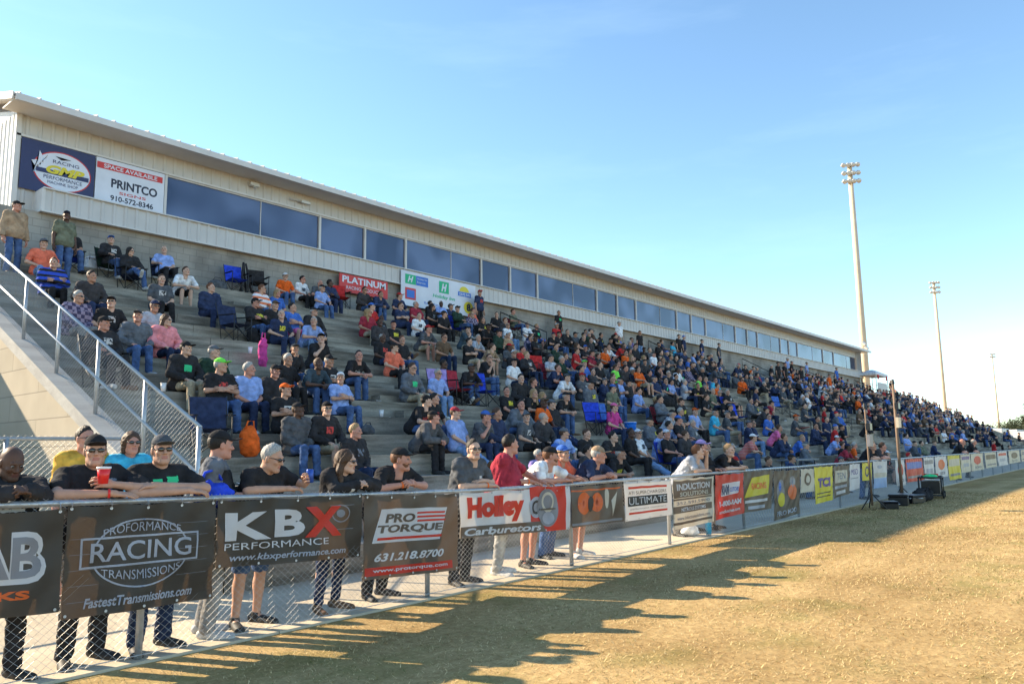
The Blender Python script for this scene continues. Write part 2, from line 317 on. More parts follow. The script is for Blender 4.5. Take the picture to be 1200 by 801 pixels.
def bake_hair(kind,h=.0075):
    f=Field((-.18,-.22,-.34),(.18,.24,.20),h)
    if kind=='short':
        f.ell((0,.020,.037),(.0815,.1015,.0975),.01); f.cap((0,-.03,.118),(0,.03,.125),.018,None,.03); f.cut((0,-.060,.094),(0,-.80,-.56)); f.cut((0,0,-.060),(0,-.25,-1)); f.noise(.0016,70,3)
    elif kind=='thin':
        f.ell((0,.022,.030),(.082,.100,.095),.01); f.cut((0,-.02,.03),(0,-.9,-.45)); f.cut((0,0,-.05),(0,-.2,-1)); f.cut((0,.04,.10),(0,-.1,1)); f.noise(.0015,60,3)
    elif kind=='under':
        f.ell((0,.022,.030),(.082,.101,.095),.01); f.cut((0,-.028,.03),(0,-.95,-.3)); f.cut((0,0,-.055),(0,-.2,-1)); f.noise(.0015,60,3)
    elif kind=='long':
        f.ell((0,.025,.037),(.088,.106,.103),.01)
        for s_ in(-1,1):
            f.cap((s_*.060,.03,.03),(s_*.082,.035,-.10),.034,.036,.03); f.cap((s_*.082,.035,-.10),(s_*.085,-.005,-.27),.036,.026,.03)
        f.cap((0,.07,0),(0,.085,-.20),.065,.05,.04)
        f.ell((0,-.095,-.04),(.058,.075,.13),.02,None,True); f.noise(.003,45,5)
    elif kind=='bob':
        f.ell((0,.022,.034),(.092,.108,.104),.01)
        for s_ in(-1,1): f.cap((s_*.066,.02,.02),(s_*.072,.02,-.085),.032,.030,.03)
        f.cap((0,.06,0),(0,.06,-.09),.06,.05,.03); f.ell((0,-.095,-.03),(.058,.07,.10),.02,None,True); f.noise(.003,45,6)
    elif kind=='cap':
        f.ell((0,.018,.050),(.084,.104,.092),.0); f.cut((0,-.05,.050),(0,.10,-1))
        M3=np.array(((1,0,0),(0,math.cos(.22),math.sin(.22)),(0,-math.sin(.22),math.cos(.22))))
        f.ell((0,-.108,.060),(.074,.082,.0085),.006,M3); f.cap((0,.018,.143),(0,.018,.145),.006,None,.003)
    elif kind=='beanie':
        f.ell((0,.02,.045),(.088,.106,.100),.01); f.cut((0,-.05,.050),(0,-.1,-1)); f.noise(.0015,50,8)
    elif kind=='bucket':
        f.ell((0,.018,.06),(.086,.104,.080),.01); f.cut((0,0,.05),(0,0,-1)); f.ell((0,.0,.05),(.135,.15,.013),.02)
    elif kind=='hood':
        f.cap((-.07,.06,-.155),(.07,.06,-.155),.050,None,.02); f.cap((0,.10,-.17),(0,.09,-.22),.06,.05,.04); f.ell((0,-.03,-.12),(.060,.085,.09),.01,None,True); f.noise(.003,30,9)
    elif kind=='beard':
        f.ell((0,-.020,-.020),(.066,.077,.090),.02); f.ell((0,-.042,-.074),(.052,.053,.046),.02); f.cut((0,-.06,-.030),(0,.25,1)); f.cut((0,.01,0),(0,1,0))
        f.cap((-.018,-.089,-.046),(.018,-.089,-.046),.008,None,.006); f.ell((0,-.105,-.057),(.018,.02,.0075),.003,None,True)
    elif kind=='glasses':
        for s_ in(-1,1):
            f.ell((s_*.031,-.099,.010),(.029,.008,.019),.002); f.cap((s_*.058,-.092,.015),(s_*.080,.0,.012),.0045,None,.002)
        f.cap((-.012,-.104,.015),(.012,-.104,.015),.004,None,.002)
    return f.mesh()
HAIRKINDS={k:bake_hair(k,.0055 if k in('cap','glasses','beard') else .0075) for k in('short','thin','under','long','bob','cap','beanie','bucket','hood','beard','glasses')}
def ik(a,b,l1,l2,pole):
    a=np.array(a,float);b=np.array(b,float);d=b-a;D=np.linalg.norm(d);D2=min(max(D,abs(l1-l2)+.01),l1+l2-.004);u=d/D
    b=a+u*D2; x=(l1*l1-l2*l2+D2*D2)/(2*D2); hh=math.sqrt(max(l1*l1-x*x,0)); p=np.array(pole,float);p=p-u*(p@u);p/=np.linalg.norm(p)+1e-9
    return a+u*x+p*hh,b
UP=np.array([0,0,1.])
def skeleton(P,lean=0,side=0,s=1,w=1,fem=False,shyaw=0,legs=None,arms=None,look=(0,0),headup=.6,neckl=.165,shr=.465):
    """joint positions in a frame where the person faces -y. legs/arms: two targets each (right = -x first). look=(yaw,pitch)"""
    P=np.array(P,float); u=np.array([math.sin(side),-math.sin(lean)*math.cos(side),math.cos(lean)*math.cos(side)])
    xr=np.array([math.cos(shyaw),math.sin(shyaw),0]); f=np.cross(u,xr)*-1; f/=np.linalg.norm(f); f=-np.cross(xr,u)*-1
    f=np.cross(xr,u); f=-f if f[1]>0 else f
    J=dict(P=P,u=u,x=xr,f=f,s=s,w=w,fem=fem)
    hx=.092*s; J['hip']=[P-np.array([hx,0,0]),P+np.array([hx,0,0])]
    J['C']=P+u*.34*s; J['N']=P+u*.50*s; sw=(.160 if fem else .180)*s*(.5+.5*w)
    J['sh']=[P+u*shr*s-xr*sw,P+u*shr*s+xr*sw]
    nd=u*(1-headup)+UP*headup; nd/=np.linalg.norm(nd); J['H']=J['N']+nd*neckl*s+f*(.035+(.165-neckl)*.9)*s
    J['look']=look
    J['kn']=[];J['an']=[];J['toe']=[];J['el']=[];J['wr']=[];J['hd']=[]
    for i in(0,1):
        t,pole,toe=legs[i]; k,a=ik(J['hip'][i],t,.43*s,.42*s,pole); J['kn'].append(k);J['an'].append(a);J['toe'].append(a+np.array(toe)*s)
    for i in(0,1):
        A=arms[i]
        if 'el' in A: e=np.array(A['el'],float);wv=np.array(A['wr'],float)
        else: e,wv=ik(J['sh'][i],A['wr'],.295*s,.262*s,A['pole'])
        J['el'].append(e);J['wr'].append(wv)
        hd=np.array(A.get('dir',wv-e),float); hu=np.array(A.get('up',UP),float)
        J['hd'].append((hd,hu,A.get('hand','relax')))
    return J
def bounds(J,pad=.2):
    pts=[J['P'],J['N'],J['H'],J['C']]+J['sh']+J['hip']+J['kn']+J['an']+J['toe']+J['el']+J['wr']
    pts=np.array(pts); return pts.min(0)-pad,pts.max(0)+pad
def headM(J,s=None):
    s=s or J['s']; yw,pt=J['look']; pt=-pt; cy,sy=math.cos(yw),math.sin(yw);cp,sp=math.cos(pt),math.sin(pt)
    Rz=np.array([[cy,-sy,0],[sy,cy,0],[0,0,1]]);Rx=np.array([[1,0,0],[0,cp,-sp],[0,sp,cp]])
    m=np.eye(4);m[:3,:3]=Rz@Rx*s*.955;m[:3,3]=J['H'];return m
def torso(f,J,g=0,k=.05,belly=0):
    s,w,x,u,fr,P=J['s'],J['w'],J['x'],J['u'],J['f'],J['P']; fem=J['fem']
    f.cap(J['hip'][0]+u*.02,J['hip'][1]+u*.02,(.108*w)*s+g,None,k)
    f.cap(P+u*.13*s-x*.055*s+fr*belly,P+u*.13*s+x*.055*s+fr*belly,(.100 if fem else .112)*w*s+g+belly*.5,None,k)
    f.cap(P+u*.22*s-x*.06*s+fr*belly*.8,P+u*.22*s+x*.06*s+fr*belly*.8,(.098 if fem else .112)*w*s+g+belly*.3,None,k)
    f.cap(P+u*.345*s-x*.075*s,P+u*.345*s+x*.075*s,(.100 if fem else .112)*w*s+g,None,k)
    if fem: 
        for q in(-1,1): f.cap(P+u*.33*s+x*.065*q*s+fr*.075*s,P+u*.32*s+x*.065*q*s+fr*.078*s,.052*s+g,None,.03)
    f.cap(J['sh'][0]*.8+J['sh'][1]*.2,J['sh'][1]*.8+J['sh'][0]*.2,.066*s+g,None,k)
    f.cap(J['sh'][0],J['sh'][0],.050*s+g,None,k); f.cap(J['sh'][1],J['sh'][1],.050*s+g,None,k)
def part_body(J,h,belly,shorts,hands=True,head=True,coarse=False):
    lo,hi=bounds(J); f=Field(lo,hi,h); s=J['s']; torso(f,J,-.012,.05,belly)
    f.cap(J['N'],J['H']+np.array([0,.02,-.05])*s,.056*s,.05*s,.03)
    f.cap(J['N']-J['x']*.07*s-J['u']*.03,J['N']+J['x']*.07*s-J['u']*.03,.045*s,None,.04)
    for i in(0,1):
        f.cap(J['sh'][i],J['el'][i],.048*s,.040*s,.02); f.cap(J['el'][i],J['wr'][i],.043*s,.026*s,.015)
        f.cap(J['hip'][i],J['kn'][i],.078*s,.052*s,.02); f.cap(J['kn'][i],J['an'][i],.053*s,.036*s,.02)
        kb=J['kn'][i]*.65+J['an'][i]*.35; d=J['an'][i]-J['kn'][i]; bk=np.array([0,1.,0]); bk=bk-d*(bk@d)/(d@d+1e-9); f.ell(kb+bk*.016*s,(.046*s,.046*s,.09*s),.03)
        f.cap(J['an'][i]+UP*-.02,J['toe'][i]+UP*-.02,.034*s,.028*s,.02)
        if coarse:
            hd=J['hd'][i][0]/np.linalg.norm(J['hd'][i][0]); f.cap(J['wr'][i],J['wr'][i]+hd*.13*s,.030*s,.024*s,.01)
    if coarse: f.ell(J['H']+np.array([0,0,.01]),(.078*s,.095*s,.118*s),.01); f.ell(J['H']+np.array([0,-.05,-.05])*s,(.05*s,.06*s,.06*s),.02)
    V,Q=f.mesh(); mi=np.zeros(len(Q),int)
    Vs=[V];Qs=[Q];ms=[mi];n=len(V)
    if not coarse:
        hv,hq,hm=HEAD[1 if J['fem'] else 0]; Vs.append(xf(hv,headM(J)));Qs.append(hq+n);ms.append(hm);n+=len(hv)
        for i in(0,1):
            d,up,hk=J['hd'][i]; v,q=HAND[hk]; v=v.copy()*s*(.92 if J['fem'] else 1.0)
            # thumb on +y: for the right hand (i=0) with back up and fingers forward(-y) thumb points to +x
            fr=frame(J['wr'][i],x=d,z=up)
            if i==1: v[:,1]*=-1; q=q[:,::-1]
            Vs.append(xf(v,fr));Qs.append(q+n);ms.append(np.zeros(len(q),int));n+=len(v)
    return np.concatenate(Vs),np.concatenate(Qs),np.concatenate(ms)
def part_shirt(J,h,kind,belly,seed=1):
    """kind: tee / long / jacket"""
    lo,hi=bounds(J); f=Field(lo,hi,h); s=J['s']; g={'tee':.017,'long':.018,'jacket':.028,'polo':.019}[kind]
    torso(f,J,g,.055,belly)
    # hem
    f.cap(J['hip'][0]+J['u']*.05*s,J['hip'][1]+J['u']*.05*s,.112*J['w']*s+g+.008,None,.04)
    for i in(0,1):
        a,b,c=J['sh'][i],J['el'][i],J['wr'][i]
        if kind in('tee','polo'): f.cap(a,a+(b-a)*.68,.052*s+g*.6,.056*s+g*.5,.03)
        else:
            f.cap(a,b,.052*s+g,.044*s+g,.03); f.cap(b,b+(c-b)*.93,.044*s+g,.032*s+g*.9,.015)
    f.noise(.0038 if kind!='jacket' else .0052,22,seed); f.noise(.0026,42,seed+50,1.2)
    P=J['P']-J['u']*.075*s; f.cut(P,-J['u'])
    if kind=='jacket': f.cap(J['N']-J['x']*.045*s+J['f']*-.01,J['N']+J['x']*.045*s+J['f']*-.01,.062*s,None,.02)
    nk=J['N']+J['u']*.075*s+J['f']*.0; f.cut(nk,J['u']+UP*.0)
    # neck opening
    f.ell(J['N']+J['f']*.05*s+J['u']*.055*s,(.062*s,.062*s,.05*s),.01,None,True)
    return f.mesh()
def part_pants(J,h,kind,seed=2):
    lo,hi=bounds(J); f=Field(lo,hi,h); s=J['s']; w=J['w']
    f.cap(J['hip'][0]+J['u']*.03,J['hip'][1]+J['u']*.03,.106*w*s+.006,None,.04)
    f.cap(J['P']+J['u']*.08*s-J['x']*.06,J['P']+J['u']*.08*s+J['x']*.06,.104*w*s+.004,None,.04)
    for i in(0,1):
        a,b,c=J['hip'][i],J['kn'][i],J['an'][i]
        if kind=='shorts': f.cap(a,a+(b-a)*.92,.088*s*(.5+.5*w),.078*s,.03)
        elif kind=='slim': f.cap(a,b,.090*s,.066*s,.03); f.cap(b,b+(c-b)*.9,.066*s,.050*s,.02)
        else: f.cap(a,b,.088*s*(.5+.5*w),.068*s,.03); f.cap(b,b+(c-b)*.97,.068*s,.062*s,.02)
    f.noise(.0035,20,seed); f.noise(.0022,40,seed+9,1.5); f.cut(J['P']+UP*.11*s,UP)
    return f.mesh()
def part_shoe(J,i,h):
    a,t=J['an'][i],J['toe'][i]; s=J['s']; lo=np.minimum(a,t)-.12;hi=np.maximum(a,t)+.12; f=Field(lo,hi,h)
    d=t-a; d[2]=0; d/=np.linalg.norm(d)+1e-9; he=a-d*.045*s; he=np.array([he[0],he[1],a[2]-.035*s]); tt=np.array([t[0],t[1],t[2]-.030*s])+d*.02*s
    f.cap(he,tt,.040*s,.040*s,.02); f.cap(a+UP*-.02,a+UP*.01,.043*s,.043*s,.02); f.cap(he*.5+tt*.5,tt,.044*s,.040*s,.02)
    f.cut((0,0,min(a[2],t[2])-.068*s),(0,0,-1)); return f.mesh()
def ratio(V,Q,name,mats,mi=None): return arr_mesh(name,V,Q,mats,mi,True)
HEADSPEC={'ck':('cap','c_black'),'cb':('cap','c_blue'),'cb2':('cap','c_navy'),'cg':('cap','c_greyj'),'cd':('cap','c_dgrey'),'cn':('cap','c_navy'),'cw':('cap','c_white'),'cr':('cap','c_red'),'co':('cap','c_orange'),'cl':('cap','c_lime'),
 'cm':('cap','c_maroon'),'cbr':('cap','c_brown'),'cp':('cap','c_pink'),'ct':('cap','c_tan'),'cpu':('cap','c_lavender'),
 'hb':('short','hair_b'),'hk':('short','hair_k'),'hg':('short','hair_g'),'hy':('short','hair_y'),'hr':('short','hair_r'),'bald':('thin','hair_g'),'lb':('long','hair_b'),'lk':('long','hair_k'),'ly':('long','hair_y'),'bk':('bob','hair_b'),'shaved':(None,None)}
HEADWORD={'ck':'black cap','cb':'blue cap','cb2':'navy cap','cg':'grey cap','cd':'charcoal cap','cn':'navy cap','cw':'white cap','cr':'red cap','co':'orange cap','cl':'lime cap','cm':'maroon cap','cbr':'brown cap','cp':'pink cap','ct':'tan cap','cpu':'purple cap',
 'hb':'brown hair','hk':'dark hair','hg':'grey hair','hy':'fair hair','hr':'reddish hair','bald':'balding head','lb':'long brown hair','lk':'long dark hair','ly':'long blond hair','bk':'brown bob','shaved':'shaved head'}
SHIRTWORD=dict(black='black shirt',blackj='black jacket',darkj='dark jacket',navy='navy shirt',navyj='navy jacket',dgrey='charcoal shirt',greyj='grey hoodie',greyblk='grey-and-black top',teal='slate shirt',lgrey='pale grey shirt',white='white shirt',lblue='light blue shirt',blue='blue shirt',cyan='cyan shirt',
 red='red shirt',orange='orange shirt',coral='coral shirt',pink='pink shirt',pinkj='salmon jacket',magenta='magenta shirt',lime='lime shirt',olive='olive shirt',dgreen='dark green jacket',brown='brown shirt',tan='tan shirt',lavender='lavender shirt',plaid='plaid shirt',plaidr='red plaid shirt',striped='striped shirt',whitered='white-and-red shirt',blueblackj='blue-and-black jacket',maroon='maroon shirt')
PANTWORD=dict(jeans='jeans',jeansl='pale jeans',jeansd='dark jeans',black='black trousers',navy='navy trousers',khaki='khaki trousers',greyp='grey trousers',khakish='khaki shorts',blacksh='black shorts',bluesh='blue shorts',white='white trousers',blue='blue trousers',pinkp='pink shorts',lblue='light blue trousers')
def pantspec(p):
    k='shorts' if (p.endswith('sh') or p=='pinkp') else 'long'
    c={'khakish':'khaki','blacksh':'black','bluesh':'blue','pinkp':'pink','jeanssh':'jeans'}.get(p,p); return k,'c_'+c

# ---------------------------------------------------------------- seated / standing templates
Y0_,RISE,RUN,NT=8.0,.37,.78,17
def setup(pose,var=0):
    yaw=[.35,-.45,.05,.75][var%4]; pit=[-.05,.08,-.12,0][var%4]
    legs=[((-.13,-.46,-.295),(0,-1,.8),(-.03,-.165,-.03)),((.12,-.43,-.295),(0,-1,.8),(.04,-.165,-.03))]
    lap=[dict(wr=(-.07,-.25,.175),pole=(-1,.5,-.4),dir=(.8,-.6,-.05),up=(0,-.3,1),hand='relax'),dict(wr=(.06,-.22,.185),pole=(1,.5,-.4),dir=(-.8,-.6,-.05),up=(0,-.3,1),hand='relax')]
    kn=[dict(wr=(-.14,-.30,.215),pole=(-1,.5,-.3),dir=(.15,-1,-.25),up=(0,-.25,1)),dict(wr=(.13,-.29,.215),pole=(1,.5,-.3),dir=(-.1,-1,-.25),up=(0,-.25,1))]
    k=dict(P=(0,0,.10),lean=.05,look=(yaw,pit),legs=legs,arms=lap,s=1.0,w=1.0)
    if pose=='s': k.update(arms=kn,lean=.12)
    if pose=='h': k.update(lean=.02,w=1.10)
    if pose=='l': k.update(lean=.62,headup=.75,look=(yaw,.05),arms=[dict(wr=(-.06,-.50,.235),pole=(-1,-.2,-.8),dir=(.6,-.8,-.3),up=(0,0,1),hand='fist'),dict(wr=(.05,-.48,.245),pole=(1,-.2,-.8),dir=(-.6,-.8,-.3),up=(0,0,1),hand='relax')])
    if pose=='f': k.update(lean=.42,headup=.6,arms=[dict(wr=(-.05,-.37,.49),pole=(-1,-.2,-1),dir=(.15,-.1,1),up=(-.6,-.8,0),hand='fist'),kn[1]])
    if pose=='x': k.update(lean=-.02,w=1.06,arms=[dict(el=(-.255,-.10,.345),wr=(.03,-.235,.39),dir=(1,.05,.1),up=(0,-1,.3),hand='flat'),dict(el=(.255,-.09,.34),wr=(-.02,-.265,.355),dir=(-1,.25,.15),up=(0,-1,.2),hand='relax')])
    if pose=='e': k.update(lean=-.18,legs=[((-.06,-.83,-.30),(0,-.3,1),(-.03,-.10,.12)),((.10,-.80,-.30),(0,-.3,1),(.06,-.10,.12))])
    if pose=='g': k.update(s=.88,fem=True,w=.9,arms=lap)
    if pose=='w': k.update(s=.94,fem=True,w=.95,arms=kn)
    if pose=='b': k.update(w=1.22,belly=.07,lean=-.03,arms=kn,look=(yaw,.02))
    if pose=='c': k.update(P=(0,.02,.47),lean=-.20,legs=[((-.14,-.46,.08),(0,-1,.8),(-.04,-.165,-.03)),((.14,-.42,.08),(0,-1,.8),(.05,-.165,-.03))],
        arms=[dict(wr=(-.27,-.27,.66),pole=(-1,.4,-1),dir=(.1,-1,-.1),up=(0,0,1)),dict(wr=(.05,-.22,.60),pole=(1,.4,-.6),dir=(-.9,-.4,0),up=(0,-.2,1))])
    if pose=='ce': k.update(P=(0,.02,.47),lean=-.28,fem=True,s=.94,w=.95,legs=[((-.08,-.72,.33),(0,-.3,1),(-.02,-.10,.12)),((.12,-.50,.10),(0,-1,.8),(.05,-.165,-.03))],arms=[dict(wr=(-.12,-.22,.62),pole=(-1,.4,-1),dir=(.6,-.8,-.1)),dict(wr=(.10,-.22,.60),pole=(1,.4,-.6),dir=(-.7,-.6,0))])
    if pose=='st': k.update(P=(0,0,.93),lean=.02,legs=[((-.12,-.02,.085),(0,-1,.2),(-.05,-.165,-.035)),((.13,.03,.085),(0,-1,.2),(.06,-.165,-.035))],
        arms=[dict(wr=(-.27,-.06,.84),pole=(-.4,1,0),dir=(.05,-.15,-1),up=(-1,0,0)),dict(wr=(.27,-.04,.83),pole=(.4,1,0),dir=(-.05,-.15,-1),up=(1,0,0))])
    if pose=='stx': k.update(P=(0,0,.93),lean=-.02,legs=[((-.13,0,.085),(0,-1,.2),(-.05,-.165,-.035)),((.13,0,.085),(0,-1,.2),(.06,-.165,-.035))],
        arms=[dict(el=(-.26,-.07,1.17),wr=(.02,-.22,1.22),dir=(1,.05,.1),up=(0,-1,.3),hand='flat'),dict(el=(.26,-.06,1.16),wr=(-.02,-.25,1.18),dir=(-1,.25,.15),up=(0,-1,.2))])
    return k
TPL={}
def template(pose,var):
    key=(pose,var)
    if key in TPL: return TPL[key]
    k=setup(pose,var); belly=k.pop('belly',0); J=skeleton(**k); h=.0165; fem=k.get('fem',False)
    b=part_body(J,h,belly,False); T=dict(J=J,hm=headM(J)); nm='%s'%('body')
    T['body']=arr_mesh('person_body',b[0],b[1],[M['skin_a'],M['lip'],M['eye'],M['iris']],b[2],True)
    for sk in('tee','jacket'):
        v,q=part_shirt(J,h,sk,belly,hash(pose)%7+var); T[sk]=arr_mesh('shirt',v,q,[M['c_black']],None,True)
        c=v[q].mean(1)-J['P']; a=c@J['x'];bb=c@J['u'];fr=c@J['f']; m=(np.abs(a)<.075)&(bb>.27)&(bb<.385)&(fr>.04); qq=q[m]; ids,inv=np.unique(qq,return_inverse=True)
        T[sk+'_p']=arr_mesh('shirt_print',v[ids]+J['f']*.004,inv.reshape(-1,4),[M['c_black']],None,True) if len(qq) else None
    for pk in('long','shorts'):
        v,q=part_pants(J,h,pk,var+3); T[pk]=arr_mesh('trousers',v,q,[M['c_jeans']],None,True)
    T['shoes']=[]
    for i in(0,1):
        v,q=part_shoe(J,i,.013); T['shoes'].append(arr_mesh('shoe',v,q,[M['shoe']],None,True))
    TPL[key]=T; return T
HM={k:arr_mesh('hair_'+k,v,q,[M['hair_b']],None,True) for k,(v,q) in HAIRKINDS.items()}
def setmat(o,m,slot=0):
    o.material_slots[slot].link='OBJECT'; o.material_slots[slot].material=m
def head_parts(root,hm,head,hairfallback='k',glasses=False,beard=None,hood=None):
    kind,mn=HEADSPEC[head]
    def put(name,key,m):
        o=link(name,HM[key],root); o.matrix_local=Matrix(hm.tolist()); setmat(o,M[m]); return o
    if kind=='cap': put('cap','cap',mn); put('hair','under','hair_'+hairfallback)
    elif kind: put('hair',kind,mn)
    if glasses: put('sunglasses','glasses','sunglass')
    if beard: put('beard','beard',beard)
    if hood: put('hood','hood',hood)
def is_jacket(s): return s.endswith('j') or s in('greyblk','dgreen','plaid','tan jacket','lavender')
def seat_person(X,k,pose,shirt,head,pants,var,loc=None,rz=0,skin='a'):
    T=template(pose,var)
    if loc is None:
        yf=Y0_+RUN*(k-1); dy=.22
        if pose in('c','ce'): dy=.50
        if pose.startswith('st'): dy=.45
        if k==NT and pose in('c','ce','st','stx'): dy=.55
        loc=(X,yf+dy,RISE*k+.002)
    root=link('person',T['body'],None,loc); root.rotation_euler=(0,0,rz); setmat(root,M['skin_'+skin])
    if skin=='d': setmat(root,M['lip_d'],1)
    sname={'tan jacket':'tan'}.get(shirt,shirt)
    o=link('jacket' if is_jacket(shirt) else 'shirt',T['jacket' if is_jacket(shirt) else 'tee'],root); setmat(o,M['c_'+sname])
    if random.random()<.85:
        g=random.uniform(.95,1.05); root.scale=(g*(-1 if (random.random()<.3 and pose in('s','h','l','x','b')) else 1),g,g)
    pr=T[('jacket' if is_jacket(shirt) else 'tee')+'_p']
    if pr and shirt in('black','blackj','dgrey','navy','greyj','white','teal') and random.random()<.55: oo=link('shirt_print',pr,root); setmat(oo,M[random.choice(['c_print','c_print_w','c_print_w','c_print_r','c_print_y','c_print_g'])] if shirt!='white' else M['c_print'])
    pk,pm=pantspec(pants); o=link('shorts' if pk=='shorts' else 'trousers',T[pk],root); setmat(o,M[pm])
    for i in(0,1):
        o=link('shoe',T['shoes'][i],root); setmat(o,M[random.choice(['shoe','shoe','shoe_w','shoe_b'])])
    head_parts(root,T['hm'],head,random.choice('kbbg'),glasses=random.random()<.3 and pose!='l')
    return root
# ---- coarse figures for far spectators: one mesh, five material slots
FAR={}
def far_arrays(pose,var,jk,cap,h=.034):
    k=setup(pose,var); belly=k.pop('belly',0); J=skeleton(**k)
    out=[]; b=part_body(J,h,belly,False,coarse=True); out.append((b[0],b[1],0))
    v,q=part_shirt(J,h,'jacket' if jk else 'tee',belly,var); out.append((v,q,1))
    v,q=part_pants(J,h,'long',var); out.append((v,q,2))
    for i in(0,1): v,q=part_shoe(J,i,.03); out.append((v,q,3))
    f=Field((-.16,-.24,-.16),(.16,.18,.2),.028)
    f.ell((0,.022,.042),(.092,.112,.105),.01); f.cut((0,-.050,.070) if not cap else (0,-.05,.045),(0,-.80,-.60) if not cap else (0,-.1,-1))
    if cap: f.cap((-.03,-.12,.065),(.03,-.12,.065),.022,None,.01)
    v,q=f.mesh(); out.append((xf(v,headM(J)),q,4))
    V=[];Q=[];mi=[];n=0
    for v,q,m in out: V.append(v);Q.append(q+n);mi.append(np.full(len(q),m));n+=len(v)
    return np.concatenate(V),np.concatenate(Q),np.concatenate(mi)
FARP=['s','h','l','x','b','g','s','c']
FARA=[far_arrays(p,i%4,i%2==0,i%3==0) for i,p in enumerate(FARP)]+[far_arrays('st',0,False,True)]
FARM=[arr_mesh('person_far',v,q,[M['skin_a'],M['c_black'],M['c_jeans'],M['shoe'],M['hair_b']],mi,True) for v,q,mi in FARA]
# ---------------------------------------------------------------- people at the fence (each modelled in its own pose)
FX=1.043
def sz_(z): return 1.55+(z-1.55)*FX
def rz_(X): return sz_(1.092+max(0,6.6-X/FX)*.031)
FENCE_Y=5.80*FX
GF='people standing at the fence rail'
def fence_person(label,X,zh,yh=5.88,s=1.0,w=1.0,belly=0,fem=False,yaw=0,shyaw=0,look=(0,0),arms=None,skin='a',shirt='black',skind='tee',pants='jeans',head='hk',hairc='k',glasses=False,beard=None,hood=None,prints=(),shoes='shoe',upright=False,band=None,group=GF,legdy=0,hx=0,straight=None,loc=None,h=.0125,neckl=None):
    if neckl is None: neckl=.148 if (loc is None and yaw==0) else .155
    shr=.470 if neckl<.15 else .468
    if loc is None: X=X*FX; zh=sz_(zh)+.025; yh=yh*FX
    dY=(FENCE_Y-5.80) if loc is None else 0
    Pz=.93*s
    best=None
    for lean in np.arange(-.05,1.0,.01):
        u=np.array([0,-math.sin(lean),math.cos(lean)]); hu=.6; nd=u*(1-hu)+UP*hu; nd/=np.linalg.norm(nd)
        Hz=Pz+u[2]*.50*s+nd[2]*neckl*s-(.165-neckl)*.9*math.sin(lean)*s; Hy=u[1]*.5*s+nd[1]*neckl*s-(.035+(.165-neckl)*.9)*math.cos(lean)*s
        e=abs(Hz-zh)
        if best is None or e<best[0]-1e-6: best=(e,lean,Hy)
    lean=best[1]
    if straight is not None: lean=straight
    Yp=(yh-best[2]) if loc is None else loc
    if loc is None: Yp=max(Yp,FENCE_Y+.22+.115*(w-1)*2+belly*1.4)
    O=np.array([X,Yp,0]); cy,sy=math.cos(yaw),math.sin(yaw)
    def tl(p): # world (dx from X, world y, z) -> local
        d=np.array([p[0],p[1]+dY-Yp,0]); return np.array([cy*d[0]+sy*d[1],-sy*d[0]+cy*d[1],p[2]])
    A=[]
    for i,a in enumerate(arms):
        a=dict(a)
        for kk in('el','wr'):
            if kk in a: a[kk]=tl(a[kk])
        for kk in('dir','up','pole'):
            if kk in a: d=a[kk]; a[kk]=np.array([cy*d[0]+sy*d[1],-sy*d[0]+cy*d[1],d[2]])
        A.append(a)
    legs=[((-.12,.02+legdy,.085*s),(0,-1,.2),(-.05,-.165,-.035)),((.13,.08+legdy,.085*s),(0,-1,.2),(.06,-.165,-.035))]
    J=skeleton((0,0,Pz),lean=lean,s=s,w=w,fem=fem,shyaw=shyaw,look=look,legs=legs,arms=A,neckl=neckl,shr=shr)
    b=part_body(J,h,belly,False)
    root=link('person',arr_mesh('person_body',b[0],b[1],[M['skin_'+skin],M['lip_d' if skin=='d' else 'lip'],M['eye'],M['iris']],b[2],True),None,O); root.rotation_euler=(0,0,yaw)
    tag(root,label,'person',group)
    v,q=part_shirt(J,h,skind,belly,int(X*10)%23); mi=np.zeros(len(q),int); mats=[M['c_'+shirt]]
    if prints:
        c=v[q].mean(1)-J['P']; a=c@J['x'];bb=c@J['u'];fr=c@J['f']
        for (x0,x1,v0,v1,mn) in prints:
            mats.append(M[mn]); mi[(a>x0)&(a<x1)&(bb>v0)&(bb<v1)&(fr>.03)]=len(mats)-1
    link('jacket' if skind=='jacket' else 'shirt',arr_mesh('shirt',v,q,mats,mi,True),root)
    pk,pm=pantspec(pants); 
    if pants in('jeansd',) and fem: pk='slim'
    v,q=part_pants(J,h,pk,int(X*7)%19); link('shorts' if pk=='shorts' else 'trousers',arr_mesh('trousers',v,q,[M[pm]],None,True),root)
    for i in(0,1):
        v,q=part_shoe(J,i,.0115); link('shoe',arr_mesh('shoe',v,q,[M[shoes]],None,True),root)
    head_parts(root,headM(J),head,hairc,glasses,beard,hood)
    if band:
        i,mn=band; wv,e=J['wr'][i],J['el'][i]; d=(wv-e)/np.linalg.norm(wv-e); mb=MB(); mb.tube([wv-d*.035,wv-d*.02],.034*s,12); mb.build('wristband',M[mn],root,True)
    return root,J,O
def onrail(X,a,dz=.045): return (a,FENCE_Y+.01,rz_(X)+dz)
